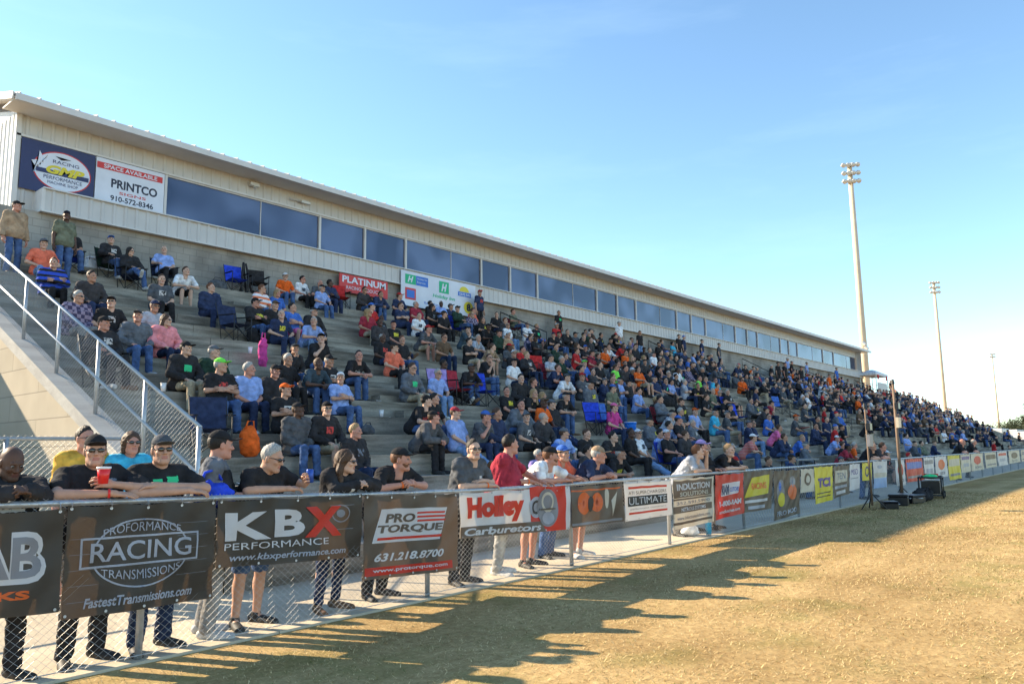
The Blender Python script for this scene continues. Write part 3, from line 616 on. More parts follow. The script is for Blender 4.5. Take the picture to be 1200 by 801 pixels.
def leanarms(X,l=.27,cross=.06,y=5.80,dz=.05,hand='relax',shift=0,bunch=False):
    r=rz_(X)
    if bunch: return [dict(el=(-l+shift,y+.06,r+dz),wr=(-.05+shift,y-.03,r+dz+.03),dir=(.85,-.3,.25),up=(0,-.6,.8),hand='grip'),dict(el=(l+shift,y+.06,r+dz),wr=(.05+shift,y-.035,r+dz+.035),dir=(-.85,-.3,.2),up=(0,-.6,.8),hand='fist')]
    return [dict(el=(-l+shift,y+.05,r+dz),wr=(cross+shift,y-.02,r+dz),dir=(1,-.1,-.08),up=(0,-.35,1),hand=hand),dict(el=(l+shift,y+.03,r+dz+.01),wr=(-cross+shift,y+.035,r+dz+.055),dir=(-1,.0,.02),up=(0,-.35,1),hand=hand)]

FP=fence_person
FP('bald man in a black hoodie hunched over the rail with clasped hands',1.86,1.52,skin='d',s=.95,shirt='blackj',skind='jacket',head='shaved',w=.95,look=(.15,-.42),arms=leanarms(1.9,.17,bunch=True),prints=[(-.08,.08,.28,.36,'c_print_w')],hood='c_blackj',pants='black')
r,J,O=FP('heavy man in black cap and mirrored sunglasses holding a red cup',2.43,1.56,w=1.16,belly=.03,skin='a',shirt='black',head='ck',glasses=True,look=(-.30,-.02),shyaw=-.08,
  arms=[dict(el=(-.33,5.88,rz_(2.4)+.06),wr=(.02,5.77,rz_(2.4)+.055),dir=(1,-.15,-.12),up=(0,-.3,1),hand='flat'),dict(el=(.34,5.86,rz_(2.4)+.07),wr=(.04,5.84,rz_(2.4)+.12),dir=(-1,-.15,.25),up=(0,-.9,.4),hand='grip')],
  prints=[(.02,.15,.33,.44,'c_print')],band=(0,'cup_red'),pants='black')
def cup(x,y,z,label,m='cup_red',h=.12,rt=.047,rb=.032,rim='cup_white'):
    t=MB(); t.tube([(0,0,0),(0,0,h)],[rb,rt],16); o=t.build('cup',M[m],None,True,(x,y,z)); tag(o,label,'cup'); q=MB(); q.tube([(0,0,h-.012),(0,0,h+.004)],[rt+.002,rt+.003],16); q.build('rim',M[rim],o,True); return o
cup(2.36*FX+.01,FENCE_Y-.05,rz_(2.4)+.13,'red party cup held by the man in mirrored sunglasses')
FP('man in grey cap and black shirt with green print, forearms folded on rail',2.90,1.57,w=1.10,skin='a',shirt='black',head='cd',glasses=True,look=(-.20,0),arms=leanarms(2.9,.29,.13,dz=.06),prints=[(-.10,.11,.34,.375,'c_print_w'),(-.10,-.02,.375,.42,'c_print_g'),(.02,.11,.375,.44,'c_print_g')],pants='jeansd')
FP('man in black cap and grey hooded jacket turned towards the track end',3.42,1.63,yh=6.08,yaw=1.0,s=1.02,w=1.08,skin='e',shirt='greyj',skind='jacket',head='ck',hood='c_black',look=(.35,-.08),arms=[dict(wr=(.05,5.93,1.20),pole=(-1,.4,-.6),dir=(1,-.2,0)),dict(wr=(.25,6.0,1.22),pole=(.2,.6,-.8),dir=(1,-.3,0))],prints=[(-.2,.2,.05,.46,'c_black')],pants='greyp',shoes='shoe_w')
r,J,O=FP('man in sunglasses with cropped grey hair holding a blue can',3.80,1.49,w=1.12,belly=.03,skin='a',shirt='black',head='hg',glasses=True,look=(.55,-.30),shyaw=.15,
  arms=[dict(el=(-.24,5.86,rz_(3.8)+.06),wr=(.12,5.80,rz_(3.8)+.06),dir=(1,0,.0),up=(0,-.3,1)),dict(el=(.30,5.92,rz_(3.8)+.10),wr=(.30,5.80,rz_(3.8)+.09),dir=(-.1,-.6,.45),up=(1,-.1,.2),hand='grip')],pants='jeanssh',shoes='shoe')
t=MB(); t.tube([(0,0,0),(0,0,.004),(0,0,.115),(0,0,.122)],[.028,.033,.033,.027],16); o=t.build('drink_can',M['can_blue'],None,True,(3.80*FX+.30,FENCE_Y-.075,rz_(3.8)+.105)); tag(o,'blue drink can held over the rail beside the long-haired woman','can')
FP('long-haired woman in sunglasses and black jacket with clasped hands',4.60,1.44,s=.95,fem=True,w=.96,skin='b',shirt='blackj',skind='jacket',head='lb',glasses=True,look=(.55,-.1),arms=leanarms(4.6,.24,shift=.10,bunch=True),pants='jeansd',shoes='shoe_b',prints=[(-.04,.0,.15,.42,'c_white')])
FP('bearded man in black cap and plain black T-shirt leaning on rail',5.28,1.45,w=1.12,skin='e',shirt='black',head='ck',hairc='r',beard='hair_r',look=(.60,-.05),shyaw=.1,arms=leanarms(5.3,.31,bunch=True),band=(0,'orangeband'),pants='black',shoes='shoe')
FP('dark-haired man in sunglasses and charcoal polo with orange wristband',6.36,1.53,w=1.10,skin='b',shirt='dgrey',skind='polo',head='hk',glasses=True,look=(-.35,.02),arms=[dict(el=(-.20,5.88,1.132),wr=(.16,5.79,1.135),dir=(1,-.1,0),up=(0,-.3,1)),dict(el=(.32,5.90,1.16),wr=(.10,5.86,1.19),dir=(-1,0,0),up=(0,-.3,1))],band=(0,'orangeband'),pants='black',shoes='shoe',prints=[(.07,.10,.33,.37,'c_print_w')])
FP('large man in maroon polo shirt and pale grey trousers',7.12,1.58,yh=6.02,yaw=.45,s=1.02,w=1.24,belly=.07,skin='e',shirt='maroon',skind='polo',head='hk',look=(.75,-.03),arms=[dict(wr=(.22,5.86,1.14),pole=(-.8,.4,-.7),dir=(.8,-.6,-.15)),dict(wr=(.45,5.86,1.132),pole=(1,.4,-.6),dir=(.7,-.7,-.1))],band=(0,'orangeband'),pants='greypant',shoes='shoe_w')
FP('bearded man in white T-shirt and black cap wearing khaki shorts',7.78,1.44,w=1.14,belly=.03,skin='e',shirt='white',head='ck',hairc='r',beard='hair_r',look=(.75,-.05),shyaw=.25,arms=[dict(el=(-.20,5.87,1.132),wr=(.18,5.79,1.132),dir=(1,0,0),up=(0,-.3,1)),dict(el=(.42,5.90,1.17),wr=(.34,5.80,1.17),dir=(.4,-.7,0),up=(0,-.3,1))],pants='khakish',shoes='shoe')
FP('woman in blue cap and coral top behind the rail',8.55,1.46,yh=6.25,s=.98,fem=True,skin='a',shirt='coral',head='cb',hairc='y',look=(-.1,0),arms=[dict(wr=(-.1,5.98,1.12),pole=(-1,.4,-.6),dir=(.6,-.6,0)),dict(wr=(.12,6.0,1.12),pole=(1,.4,-.6),dir=(-.6,-.6,0))],pants='jeans',prints=[(-.03,.04,.05,.40,'c_white')])
FP('man in tan cap and navy shirt resting both forearms on rail',8.86,1.44,w=1.12,skin='e',shirt='navy',head='ct',hairc='g',look=(.55,-.12),shyaw=.2,arms=leanarms(8.9,.28,.05,shift=.08,bunch=True),pants='khakish',shoes='shoe_w')
FP('fair-skinned youth in pale grey T-shirt propping chin on hand',11.80,1.44,w=.98,skin='b',shirt='lgrey',head='hr',look=(.75,0),shyaw=.2,arms=[dict(el=(-.12,5.86,1.132),wr=(.14,5.80,1.132),dir=(1,0,0)),dict(el=(.24,5.86,1.132),wr=(.18,5.80,1.38),dir=(-.2,.0,1),up=(1,-.2,0),hand='fist')],pants='greyp')
FP('bearded man in purple cap and black jacket',12.42,1.52,yh=6.1,s=1.0,w=1.08,skin='e',shirt='blackj',skind='jacket',head='cpu',beard='hair_k',look=(.7,0),arms=[dict(wr=(-.12,5.86,1.14),pole=(-1,.4,-.6),dir=(.6,-.6,0)),dict(wr=(.16,5.86,1.14),pole=(1,.4,-.6),dir=(-.4,-.7,0))],pants='jeans')
FP('fair-haired man in black T-shirt beside the purple cap',13.02,1.45,w=1.04,skin='b',shirt='black',head='hy',look=(-.10,-.02),shyaw=.2,arms=[dict(el=(-.18,5.87,1.132),wr=(.20,5.78,1.132),dir=(1,-.1,0)),dict(el=(.45,5.86,1.132),wr=(.32,5.80,1.16),dir=(1,-.2,0))],pants='khakish',shoes='shoe_b')
FP('blond man in black T-shirt behind the fence near light stands',22.0,1.47,skin='a',shirt='black',head='hy',look=(-.4,0),arms=leanarms(22,.27,.08),pants='jeans',h=.017,prints=[(.04,.09,.28,.34,'c_print_w')])
FP('brown-haired man in dark shirt beside the blond man',22.95,1.44,skin='e',shirt='darkj',head='hb',look=(.4,-.1),arms=leanarms(23,.27,.08),pants='jeansd',h=.017)
FP('shaven-headed man in black shirt at the far fence',34.3,1.53,s=1.03,skin='e',shirt='black',head='shaved',look=(.2,0),arms=leanarms(34,.27,.08),pants='black',h=.02)
FP('balding man in black shirt farther along the far fence',36.7,1.53,s=1.03,skin='e',shirt='black',head='bald',look=(.5,0),arms=leanarms(36,.27,.08),pants='black',h=.02)
GS='people walking beside the end wall'
FP('man in mustard shirt and sunglasses passing in front of end wall',3.40,1.735,s=1.085,skin='e',shirt='yellow',skind='polo',head='hk',glasses=True,look=(.2,0),loc=8.8,straight=0,group=GS,arms=[dict(wr=(-.27,8.7,.88),pole=(-.4,1,0),dir=(0,-.1,-1),up=(-1,0,0)),dict(wr=(.27,8.7,.88),pole=(.4,1,0),dir=(0,-.1,-1),up=(1,0,0))],pants='khakish',h=.016)
FP('woman with brown bob and sunglasses in bright cyan T-shirt',3.84,1.69,s=1.055,fem=True,w=1.05,skin='e',shirt='cyan',head='bk',glasses=True,look=(-.1,0),loc=8.7,straight=0,group=GS,arms=[dict(wr=(-.25,8.6,.88),pole=(-.4,1,0),dir=(0,-.1,-1),up=(-1,0,0)),dict(wr=(.25,8.6,.88),pole=(.4,1,0),dir=(0,-.1,-1),up=(1,0,0))],pants='jeans',h=.016)
# blue bag draped on the rail
f=Field((-.25,-.2,-.2),(.25,.2,.2),.013); f.ell((0,0,-.02),(.17,.09,.11),.03); f.ell((.08,-.01,-.05),(.12,.08,.07),.03); f.ell((-.08,0,.03),(.09,.07,.07),.03); f.noise(.008,28,4)
v,q=f.mesh(); o=link('bag',arr_mesh('bag',v,q,[M['c_royal']],None,True),None,(3.30*FX,FENCE_Y+.13,rz_(3.3)+.04)); tag(o,'crumpled bright blue bag resting behind the rail','bag')
mb=MB(); mb.tube([(-.12,0,.08),(-.09,-.02,.17),(.0,-.03,.19),(.06,-.02,.10)],.012,8); mb.build('strap',M['c_royal'],o,True)

# ---------------------------------------------------------------- setting
SUNV=np.array([-.68,1.65,1.0]); SUNV/=np.linalg.norm(SUNV)
def ground():
    m,nt=nmat('dry_grass'); out=N(nt,'ShaderNodeOutputMaterial'); p=N(nt,'ShaderNodeBsdfPrincipled'); p.inputs['Roughness'].default_value=.95; p.inputs['Specular IOR Level'].default_value=.1
    tc=N(nt,'ShaderNodeTexCoord')
    def nz(sc,d=6,r=.6):
        n=N(nt,'ShaderNodeTexNoise'); n.inputs['Scale'].default_value=sc; n.inputs['Detail'].default_value=d; n.inputs['Roughness'].default_value=r; L(nt,tc.outputs['Object'],n.inputs['Vector']); return n
    a=nz(.5); b=nz(13,8,.72); c=nz(60,4); d=nz(.9,5)
    r1=N(nt,'ShaderNodeValToRGB'); e=r1.color_ramp.elements; e[0].position=.33;e[1].position=.68; e[0].color=(.38,.25,.11,1); e[1].color=(.66,.475,.225,1); L(nt,b.outputs['Fac'],r1.inputs['Fac'])
    r2=N(nt,'ShaderNodeValToRGB'); e=r2.color_ramp.elements; e[0].position=.52;e[1].position=.66; e[0].color=(0,0,0,1); e[1].color=(.55,.55,.55,1); L(nt,d.outputs['Fac'],r2.inputs['Fac'])
    mx=N(nt,'ShaderNodeMixRGB'); L(nt,r2.outputs[0],mx.inputs[0]); L(nt,r1.outputs[0],mx.inputs[1]); mx.inputs[2].default_value=(.27,.25,.08,1)
    r3=N(nt,'ShaderNodeValToRGB'); e=r3.color_ramp.elements; e[0].position=.3;e[1].position=.6; e[0].color=(.78,.76,.72,1); e[1].color=(1,1,1,1); L(nt,c.outputs['Fac'],r3.inputs['Fac'])
    m2=N(nt,'ShaderNodeMixRGB',blend_type='MULTIPLY'); m2.inputs[0].default_value=1; L(nt,mx.outputs[0],m2.inputs[1]); L(nt,r3.outputs[0],m2.inputs[2])
    r4=N(nt,'ShaderNodeValToRGB'); e=r4.color_ramp.elements; e[0].position=.35;e[1].position=.6; e[0].color=(.70,.67,.62,1); e[1].color=(1,1,1,1); L(nt,a.outputs['Fac'],r4.inputs['Fac'])
    m3=N(nt,'ShaderNodeMixRGB',blend_type='MULTIPLY'); m3.inputs[0].default_value=1; L(nt,m2.outputs[0],m3.inputs[1]); L(nt,r4.outputs[0],m3.inputs[2])
    mpp=N(nt,'ShaderNodeMapping'); mpp.inputs['Scale'].default_value=(.10,1.7,1); L(nt,tc.outputs['Object'],mpp.inputs[0]); st=N(nt,'ShaderNodeTexNoise'); st.inputs['Scale'].default_value=1; st.inputs['Detail'].default_value=3; L(nt,mpp.outputs[0],st.inputs['Vector'])
    r5=N(nt,'ShaderNodeValToRGB'); e=r5.color_ramp.elements; e[0].position=.38;e[1].position=.60; e[0].color=(.84,.82,.78,1); e[1].color=(1,1,1,1); L(nt,st.outputs['Fac'],r5.inputs['Fac'])
    m4=N(nt,'ShaderNodeMixRGB',blend_type='MULTIPLY'); m4.inputs[0].default_value=1; L(nt,m3.outputs[0],m4.inputs[1]); L(nt,r5.outputs[0],m4.inputs[2]); m3=m4
    L(nt,m3.outputs[0],p.inputs['Base Color']); bp=N(nt,'ShaderNodeBump'); bp.inputs['Strength'].default_value=.55; bp.inputs['Distance'].default_value=.03; L(nt,b.outputs['Fac'],bp.inputs['Height']); L(nt,bp.outputs[0],p.inputs['Normal']); L(nt,p.outputs[0],out.inputs[0])
    o=link('ground',arr_mesh('ground',[(-3000,-3000,0),(3000,-3000,0),(3000,3000,0),(-3000,3000,0)],np.array([[0,1,2,3]]),[m])); o['kind']='structure'
    # footpath slab between fence and stand, and the paved area beside it
    mb=MB()
    x=-14.0
    while x<120:
        x2=min(x+3.0,120); mb.box(x+.006,x2-.006,FENCE_Y-.05,8.0+(4 if x2<4.3 else 0),-.1,.022); x=x2
    o=mb.build('pavement',M['walk']); o['kind']='structure'
ground()
def grass():
    n=170000
    X=RNG.uniform(0,1,n)**1.5*27+.8; Y=FENCE_Y-.06-RNG.uniform(0,1,n)**.9*(5.3)
    ok=(X>1.5)|(Y>3); X=X[ok];Y=Y[ok]; n=len(X)
    dn=np.sin(X*3.1+1.7*np.sin(Y*2.3))*np.sin(Y*4.1+X*.7); keep=RNG.uniform(0,1,n)<(.62+.38*dn); X=X[keep];Y=Y[keep]; n=len(X)
    th=RNG.uniform(0,6.283,n); ln=RNG.uniform(.014,.042,n)*np.clip(.8+X*.02,0,1.4); ht=ln*RNG.uniform(.15,.75,n); w=RNG.uniform(.0015,.0032,n)*np.clip(.8+X*.07,1,2.4)
    dx,dy=np.cos(th),np.sin(th); P=np.stack([X,Y,np.full(n,.001)],1)
    V=np.zeros((n,3,3)); V[:,0]=P-np.stack([-dy*w,dx*w,0*w],1); V[:,1]=P+np.stack([-dy*w,dx*w,0*w],1); V[:,2]=P+np.stack([dx*ln,dy*ln,ht],1)
    F=np.arange(n*3).reshape(-1,3)
    m,nt=nmat('grass_blades'); out=N(nt,'ShaderNodeOutputMaterial'); p=N(nt,'ShaderNodeBsdfPrincipled'); p.inputs['Roughness'].default_value=.8; p.inputs['Specular IOR Level'].default_value=.15
    at=N(nt,'ShaderNodeAttribute'); at.attribute_name='tone'; cr=N(nt,'ShaderNodeValToRGB'); e=cr.color_ramp.elements; e[0].color=(.27,.17,.075,1); e[1].color=(.80,.60,.30,1); x=e.new(.55); x.color=(.57,.395,.18,1); g=e.new(.06); g.color=(.15,.17,.045,1); e[0].color=(.13,.16,.04,1); g2=e.new(.12); g2.color=(.26,.17,.07,1)
    L(nt,at.outputs['Fac'],cr.inputs['Fac']); L(nt,cr.outputs[0],p.inputs['Base Color']); L(nt,p.outputs[0],out.inputs[0])
    me=arr_mesh('grass',V.reshape(-1,3),F,[m]); t=RNG.uniform(.05,1,n); gp=np.sin(X*.9+2)*np.sin(Y*1.3+X*.3); t=np.where((RNG.uniform(0,1,n)<.10+.22*(gp>.55)),t*.1,t)
    a=me.attributes.new('tone','FLOAT','FACE'); a.data.foreach_set('value',t.astype(np.float32)); o=link('grass',me); tag(o,'short dry straw-coloured grass beside the fence','grass',kind='stuff')
grass()
# ---- grandstand
XE=4.4; XEND=91.0; XPB0,XPB1=6.4,78.9
gs=empty('grandstand',(XE,8,0)); tag(gs,'long concrete grandstand with stepped seating tiers','grandstand')
def gchild(o): o.location=(-XE,-8,0); o.parent=gs; return o
mb=MB(); prof=[(8.0,0.0)]
for k in range(1,NT+1): prof+= [(Y0_+RUN*(k-1),RISE*k),(Y0_+RUN*k if k<NT else 21.6,RISE*k)]
xs=[XE+.22]+list(np.arange(8.6,XEND,7.4))+[XEND]
for a,b in zip(xs[:-1],xs[1:]):
    a2,b2=a+.004,b-.004; n=len(prof); V=[(x,y,z) for x in(a2,b2) for y,z in prof]+[(x,21.6,0) for x in(a2,b2)]
    Q=[(i,i+1,n+i+1,n+i) for i in range(n-1)]; mb.add(V,Q)
gchild(mb.build('seating_tiers',M['tier']))
# end wall (polygon) with a sloped cap
def wtop(Y): return .45*(Y-8.0)+.52
def poly_prism(pts,x0,x1):
    n=len(pts); V=[(x0,y,z) for y,z in pts]+[(x1,y,z) for y,z in pts]; return V,n
pts=[(8.0,0),(8.0,wtop(8)),(21.0,wtop(21)),(21.6,wtop(21)),(21.6,0)]
for X0,X1,xx in((XE,XE+.21,0),(XEND+.01,XEND+.2,1)):
    bm=bmesh.new(); a=[bm.verts.new((X0,y,z)) for y,z in pts]; b=[bm.verts.new((X1,y,z)) for y,z in pts]
    bm.faces.new(a); bm.faces.new(b[::-1])
    for i in range(5): bm.faces.new((a[i],b[i],b[(i+1)%5],a[(i+1)%5]))
    me=bpy.data.meshes.new('end_wall'); bm.to_mesh(me); bm.free(); me.materials.append(M['end_block']); gchild(link('end_wall',me))
mb=MB(); sl=np.array([0,1,.45]); sl/=np.linalg.norm(sl); nn=np.array([0,-.45,1]); nn/=np.linalg.norm(nn)
c=np.array([XE+.08,14.5,wtop(14.5)+.0]); mb.obox(c+nn*.02,(.17,0,0),sl*7.13,nn*.085); gchild(mb.build('wall_cap',M['cap_conc']))
gchild(MB().box(XE+.3,XPB1,21.6,21.85,0,7.79).box(XPB1,XEND,21.6,21.85,0,6.5).build('rear_wall',M['back_block']))
# aisle half steps + handrails
AIS=[11.75,24.0,36.2,48.4,60.6,72.8,85]
for i,x in enumerate(AIS[:6]):
    mb=MB()
    for k in range(1,NT-1): mb.box(x-.55,x+.55,Y0_+RUN*k-.30,Y0_+RUN*k-.004,RISE*k+.002,RISE*k+RISE/2)
    gchild(mb.build('aisle_steps',M['tier']))
for i,x in enumerate([24.0,36.2,48.4,60.6,72.8]):
    segs=[(15.2,17.6),(18.0,20.6),(11.0,13.2)] if i else [(15.6,17.8),(18.2,20.6)]
    for j,(ya,yb) in enumerate(segs):
        o=MB(); za=RISE*(int((ya-8)/RUN)+1); zb=RISE*(int((yb-8)/RUN)+1)
        o.tube([(x,ya,za),(x,ya,za+.92),(x,yb,zb+.92),(x,yb,zb)],.024,8); o.tube([(x,ya,za+.5),(x,yb,zb+.5)],.018,8)
        oo=o.build('handrail',M['dark_pipe'],None,True); tag(oo,'black pipe handrail on the %s part of the %s aisle steps'%(['middle','top','low'][j],['second','third','fourth','fifth','sixth'][i]),'handrail','black handrails on the aisle steps')
# ---- chain link builder: base line A->B, heights z0(s), z1(s)
def chain(mb,A,B,z0,z1,sp,r):
    A=np.array(A,float);B=np.array(B,float);Ln=np.linalg.norm(B-A);d=(B-A)/Ln
    nrm=np.cross(d,UP); nrm/=np.linalg.norm(nrm); hmax=max(z1(0)-z0(0),z1(Ln)-z0(Ln)); V=[];Q=[]
    for sg in(1,-1):
        for s0 in np.arange(-hmax if sg>0 else 0,Ln if sg>0 else Ln+hmax,sp):
            sa,ha=s0,0.; sb,hb=s0+sg*hmax,hmax
            # clip in s
            t0,t1=0.,1.
            for lim,sign in((0,1),(Ln,-1)):
                fa=(sa-lim)*sign;fb=(sb-lim)*sign
                if fa<0 and fb<0: t0=2;break
                if fa<0: t0=max(t0,fa/(fa-fb))
                if fb<0: t1=min(t1,fa/(fa-fb))
            if t0>=t1: continue
            P=[]
            for t in(t0,t1):
                s_=sa+(sb-sa)*t;h_=hb*t; q=A+d*s_; zz=z0(s_)+h_; zz=min(zz,z1(s_)); P.append(np.array([q[0],q[1],q[2]+zz]))
            e=P[1]-P[0]; l=np.linalg.norm(e)
            if l<.01: continue
            e/=l; a=np.cross(e,nrm)
            for p in P:
                for j in range(3):
                    t=2.0944*j; V.append(p+r*(math.cos(t)*a+math.sin(t)*nrm)+nrm*(.002*sg))
            n=len(V)-6
            Q+= [(n+j,n+(j+1)%3,n+3+(j+1)%3,n+3+j) for j in range(3)]
    if V: mb.add(V,Q)
# ---- railing on the end wall
ra=empty('stair_railing',(XE+.1,8.4,0)); tag(ra,'sloped galvanised railing with chain mesh along the end wall','railing')
def rch(o): o.location=(-(XE+.1),-8.4,0); o.parent=ra; return o
XR=XE+.1
yt=21.0
mb=MB(); mb.tube([(XR,8.42,wtop(8.42)+1.14),(XR,yt,wtop(yt)+1.14)],.025,10); rch(mb.build('top_rail',M['galv'],None,True))
mb=MB(); mb.tube([(XR-.02,8.42,wtop(8.42)+.62),(XR-.02,yt,wtop(yt)+.62)],.021,8); rch(mb.build('mid_rail',M['galv'],None,True))
for y in(8.44,9.83,11.31,12.81,14.33,15.85,17.37,18.9,20.4): mb=MB(); mb.tube([(XR,y,wtop(y)+.0),(XR,y,wtop(y)+1.14)],.027,10); rch(mb.build('post',M['galv'],None,True))
mb=MB(); chain(mb,(XR+.05,8.44,0),(XR+.05,yt,0),lambda s:wtop(8.44+s)+.10,lambda s:wtop(8.44+s)+1.12,.064,.0018); o=mb.build('chain_mesh',M['galv_d']); rch(o)
# ---- second fence beside the end wall
fb=empty('side_fence',(-6,10,0)); tag(fb,'chain-link fence running up to the end wall','fence')
def fch(o,p=None,b=(-6,10)): o.location=(-b[0],-b[1],0); o.parent=p or fb; return o
mb=MB(); mb.tube([(-6,10,1.75),(4.36,10,1.75)],.022,8); fch(mb.build('top_rail',M['galv'],None,True))
for x in(-6,-3,0,3.05): mb=MB(); mb.tube([(x,10,.0),(x,10,1.75)],.028,8); fch(mb.build('post',M['galv'],None,True))
mb=MB(); chain(mb,(-6,10,0),(4.36,10,0),lambda s:.05,lambda s:1.79,.07,.0015); fch(mb.build('chain_mesh',M['galv_d']))
# ---- front fence
ff=empty('track_fence',(0,FENCE_Y,0)); tag(ff,'waist-high chain-link fence with galvanised rail hung with banners','fence')
def ffc(o): o.location=(0,-FENCE_Y,0); o.parent=ff; return o
mb=MB(); pts=[(-4,FENCE_Y,rz_(-4))]+[(x,FENCE_Y,rz_(x)+.004*math.sin(x*2.1)) for x in np.arange(-2.5,24,1.5)]+[(x,FENCE_Y,rz_(50)) for x in range(26,122,6)]
mb.tube(pts,.024,10); ffc(mb.build('top_rail',M['galv'],None,True))
px=[-3.8,-.5,2.83]+[5.84,8.45,11.1,13.95]+[16.8+2.8*i for i in range(36)]
for x in px: mb=MB(); mb.tube([(x,FENCE_Y+.03,0),(x,FENCE_Y+.03,rz_(x)+.01)],.027,10); ffc(mb.build('post',M['galv'],None,True))
mb=MB(); chain(mb,(-4,FENCE_Y-.028,0),(14,FENCE_Y-.028,0),lambda s:.05,lambda s:rz_(s-4)+.035,.068,.0010); chain(mb,(14,FENCE_Y-.028,0),(60,FENCE_Y-.028,0),lambda s:.05,lambda s:rz_(50)+.02,.13,.0026)
ffc(mb.build('chain_mesh',M['galv_d']))
mb=MB(); mb.tube([(-4,FENCE_Y-.01,.06),(60,FENCE_Y-.01,.06)],.004,5); ffc(mb.build('tension_wire',M['galv_d']))
# ---- press box
pb=empty('press_box',(XPB0,22,6.3)); tag(pb,'long pale metal press box with a row of dark windows','press box')
def pch(o): o.location=(-XPB0,-22,-6.3); o.parent=pb; return o
def ribbed(x0,x1,z0,z1,y,ax='x',pitch=.305,dep=.03,sgn=-1):
    mb=MB(); s=[];n=int((x1-x0)/pitch)
    for i in range(n+1):
        a=x0+i*pitch; s+= [(a,0),(a+pitch*.62,0),(a+pitch*.72,1),(a+pitch*.90,1)]
    s=[(min(a,x1),d) for a,d in s if a<=x1]+[(x1,0)]
    V=[];Q=[]
    for a,d in s:
        for z in(z0,z1): V.append((a,y+sgn*d*dep,z) if ax=='x' else (y+sgn*d*dep,a,z))
    m=len(s); Q=[(2*i,2*i+2,2*i+3,2*i+1) for i in range(m-1)]; mb.add(V,Q); return mb
ZS,ZW,ZE=8.40,9.86,10.46
pch(ribbed(XPB0,XPB1,ZW,ZE,22.0).build('upper_wall',M['panel']))
pch(ribbed(6.95,XPB1,7.80,ZS-.02,21.45).build('lower_wall',M['panel']))
pch(ribbed(XPB0,6.95,7.0,ZS,22.0).build('corner_wall',M['panel'])); pch(ribbed(XPB0,10.31,ZS,ZW,22.01).build('sign_wall',M['panel']))
mb=ribbed(22.0,29,5.9,ZE,XPB0,'y'); 
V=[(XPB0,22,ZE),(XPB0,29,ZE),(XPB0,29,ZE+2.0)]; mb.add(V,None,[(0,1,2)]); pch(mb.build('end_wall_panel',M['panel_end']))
mb=MB(); mb.box(6.93,XPB1+.03,21.36,22.05,ZS-.02,ZS+.012); mb.box(6.91,6.99,21.40,22.0,7.78,ZS-.02); mb.box(6.93,XPB1+.03,21.38,21.46,7.765,7.80); pch(mb.build('sill_flashing',M['white_metal']))
mb=MB(); mb.box(6.95,XPB1,21.47,22.0,7.78,7.80); pch(mb.build('underside',M['soffit']))
mb=MB(); mb.box(XPB0-.03,XPB0+.10,21.93,22.06,6.2,ZE); mb.box(XPB1-.10,XPB1+.03,21.9,22.06,6.2,ZE); mb.box(XPB0,XPB1,21.93,21.99,ZW-.05,ZW+.01); pch(mb.build('corner_trim',M['white_metal']))
mb=MB(); mb.box(XPB1-.02,XPB1,21.5,29,6,ZE+.0); mb.add([(XPB1,22,ZE),(XPB1,29,ZE),(XPB1,29,ZE+2)],None,[(0,1,2)]); pch(mb.build('far_end_wall',M['panel']))
mb=MB(); mb.box(XPB0+.1,XPB1-.1,28.8,29,6,ZE+1.8); pch(mb.build('back_wall',M['panel']))
sl=.286; YE=21.08
mb=MB(); x0,x1=6.02,80.5
def rf(y): return 10.50+sl*(y-YE)
mb.add([(x0,YE,rf(YE)),(x1,YE,rf(YE)),(x1,29.2,rf(29.2)),(x0,29.2,rf(29.2)),(x0,YE,rf(YE)+.06),(x1,YE,rf(YE)+.06),(x1,29.2,rf(29.2)+.06),(x0,29.2,rf(29.2)+.06)],[(0,1,2,3),(4,5,6,7),(0,1,5,4),(1,2,6,5),(2,3,7,6),(3,0,4,7)])
for x in np.arange(x0+.1,x1,.46):
    mb.add([(x,YE-.03,rf(YE)+.06),(x+.07,YE-.03,rf(YE)+.06),(x+.035,YE-.03,rf(YE)+.115),(x,29.2,rf(29.2)+.06),(x+.07,29.2,rf(29.2)+.06),(x+.035,29.2,rf(29.2)+.115)],[(0,2,5,3),(1,4,5,2)],[(0,1,2)])
pch(mb.build('roof',M['roof']))
mb=MB(); mb.box(x0+.03,x1,YE-.11,YE-.004,10.36,10.535); pch(mb.build('gutter',M['white_metal']))
mb=MB(); mb.box(x0+.03,x1-.05,YE,21.97,10.40,10.44); pch(mb.build('soffit',M['soffit']))
# rake fascia, seen at the near end
mb=MB(); c0=np.array([x0-.02,25.1,rf(25.1)-.02]); dv=np.array([0,1,sl]);dv/=np.linalg.norm(dv);nv=np.array([0,-sl,1]);nv/=np.linalg.norm(nv); mb.obox(c0,(.02,0,0),dv*4.2,nv*.09); mb.obox(c0+np.array([.2,0,-.03]),(.19,0,0),dv*4.2,nv*.01); pch(mb.build('rake_fascia',M['white_metal']))
WX=[10.36,15.89,17.91,19.95,24.37,26.33,28.34,33.42,35.42,37.39,42.21,44.12,46.15,50.77,52.8,54.64,59.13,60.94,62.83,69.08,72.0,78.6]
for a,b in zip(WX[:-1],WX[1:]):
    mb=MB(); mb.box(a+.05,b-.05,22.03,22.06,ZS+.04,ZW-.05); w=mb.build('window',M['glass']); pch(w)
    mb=MB(); mb.box(a-.04,a+.04,21.96,22.05,ZS+.03,ZW-.05); mb.box(a+.05,b-.05,21.985,22.05,ZS+.03,ZS+.07); mb.box(a+.05,b-.05,21.985,22.05,ZW-.09,ZW-.05)
    if b-a>4: mid=a+(b-a)*.58; mb.box(mid-.012,mid+.012,22.01,22.03,ZS+.07,ZW-.09)
    q=mb.build('frame',M['white_metal']); q.parent=w
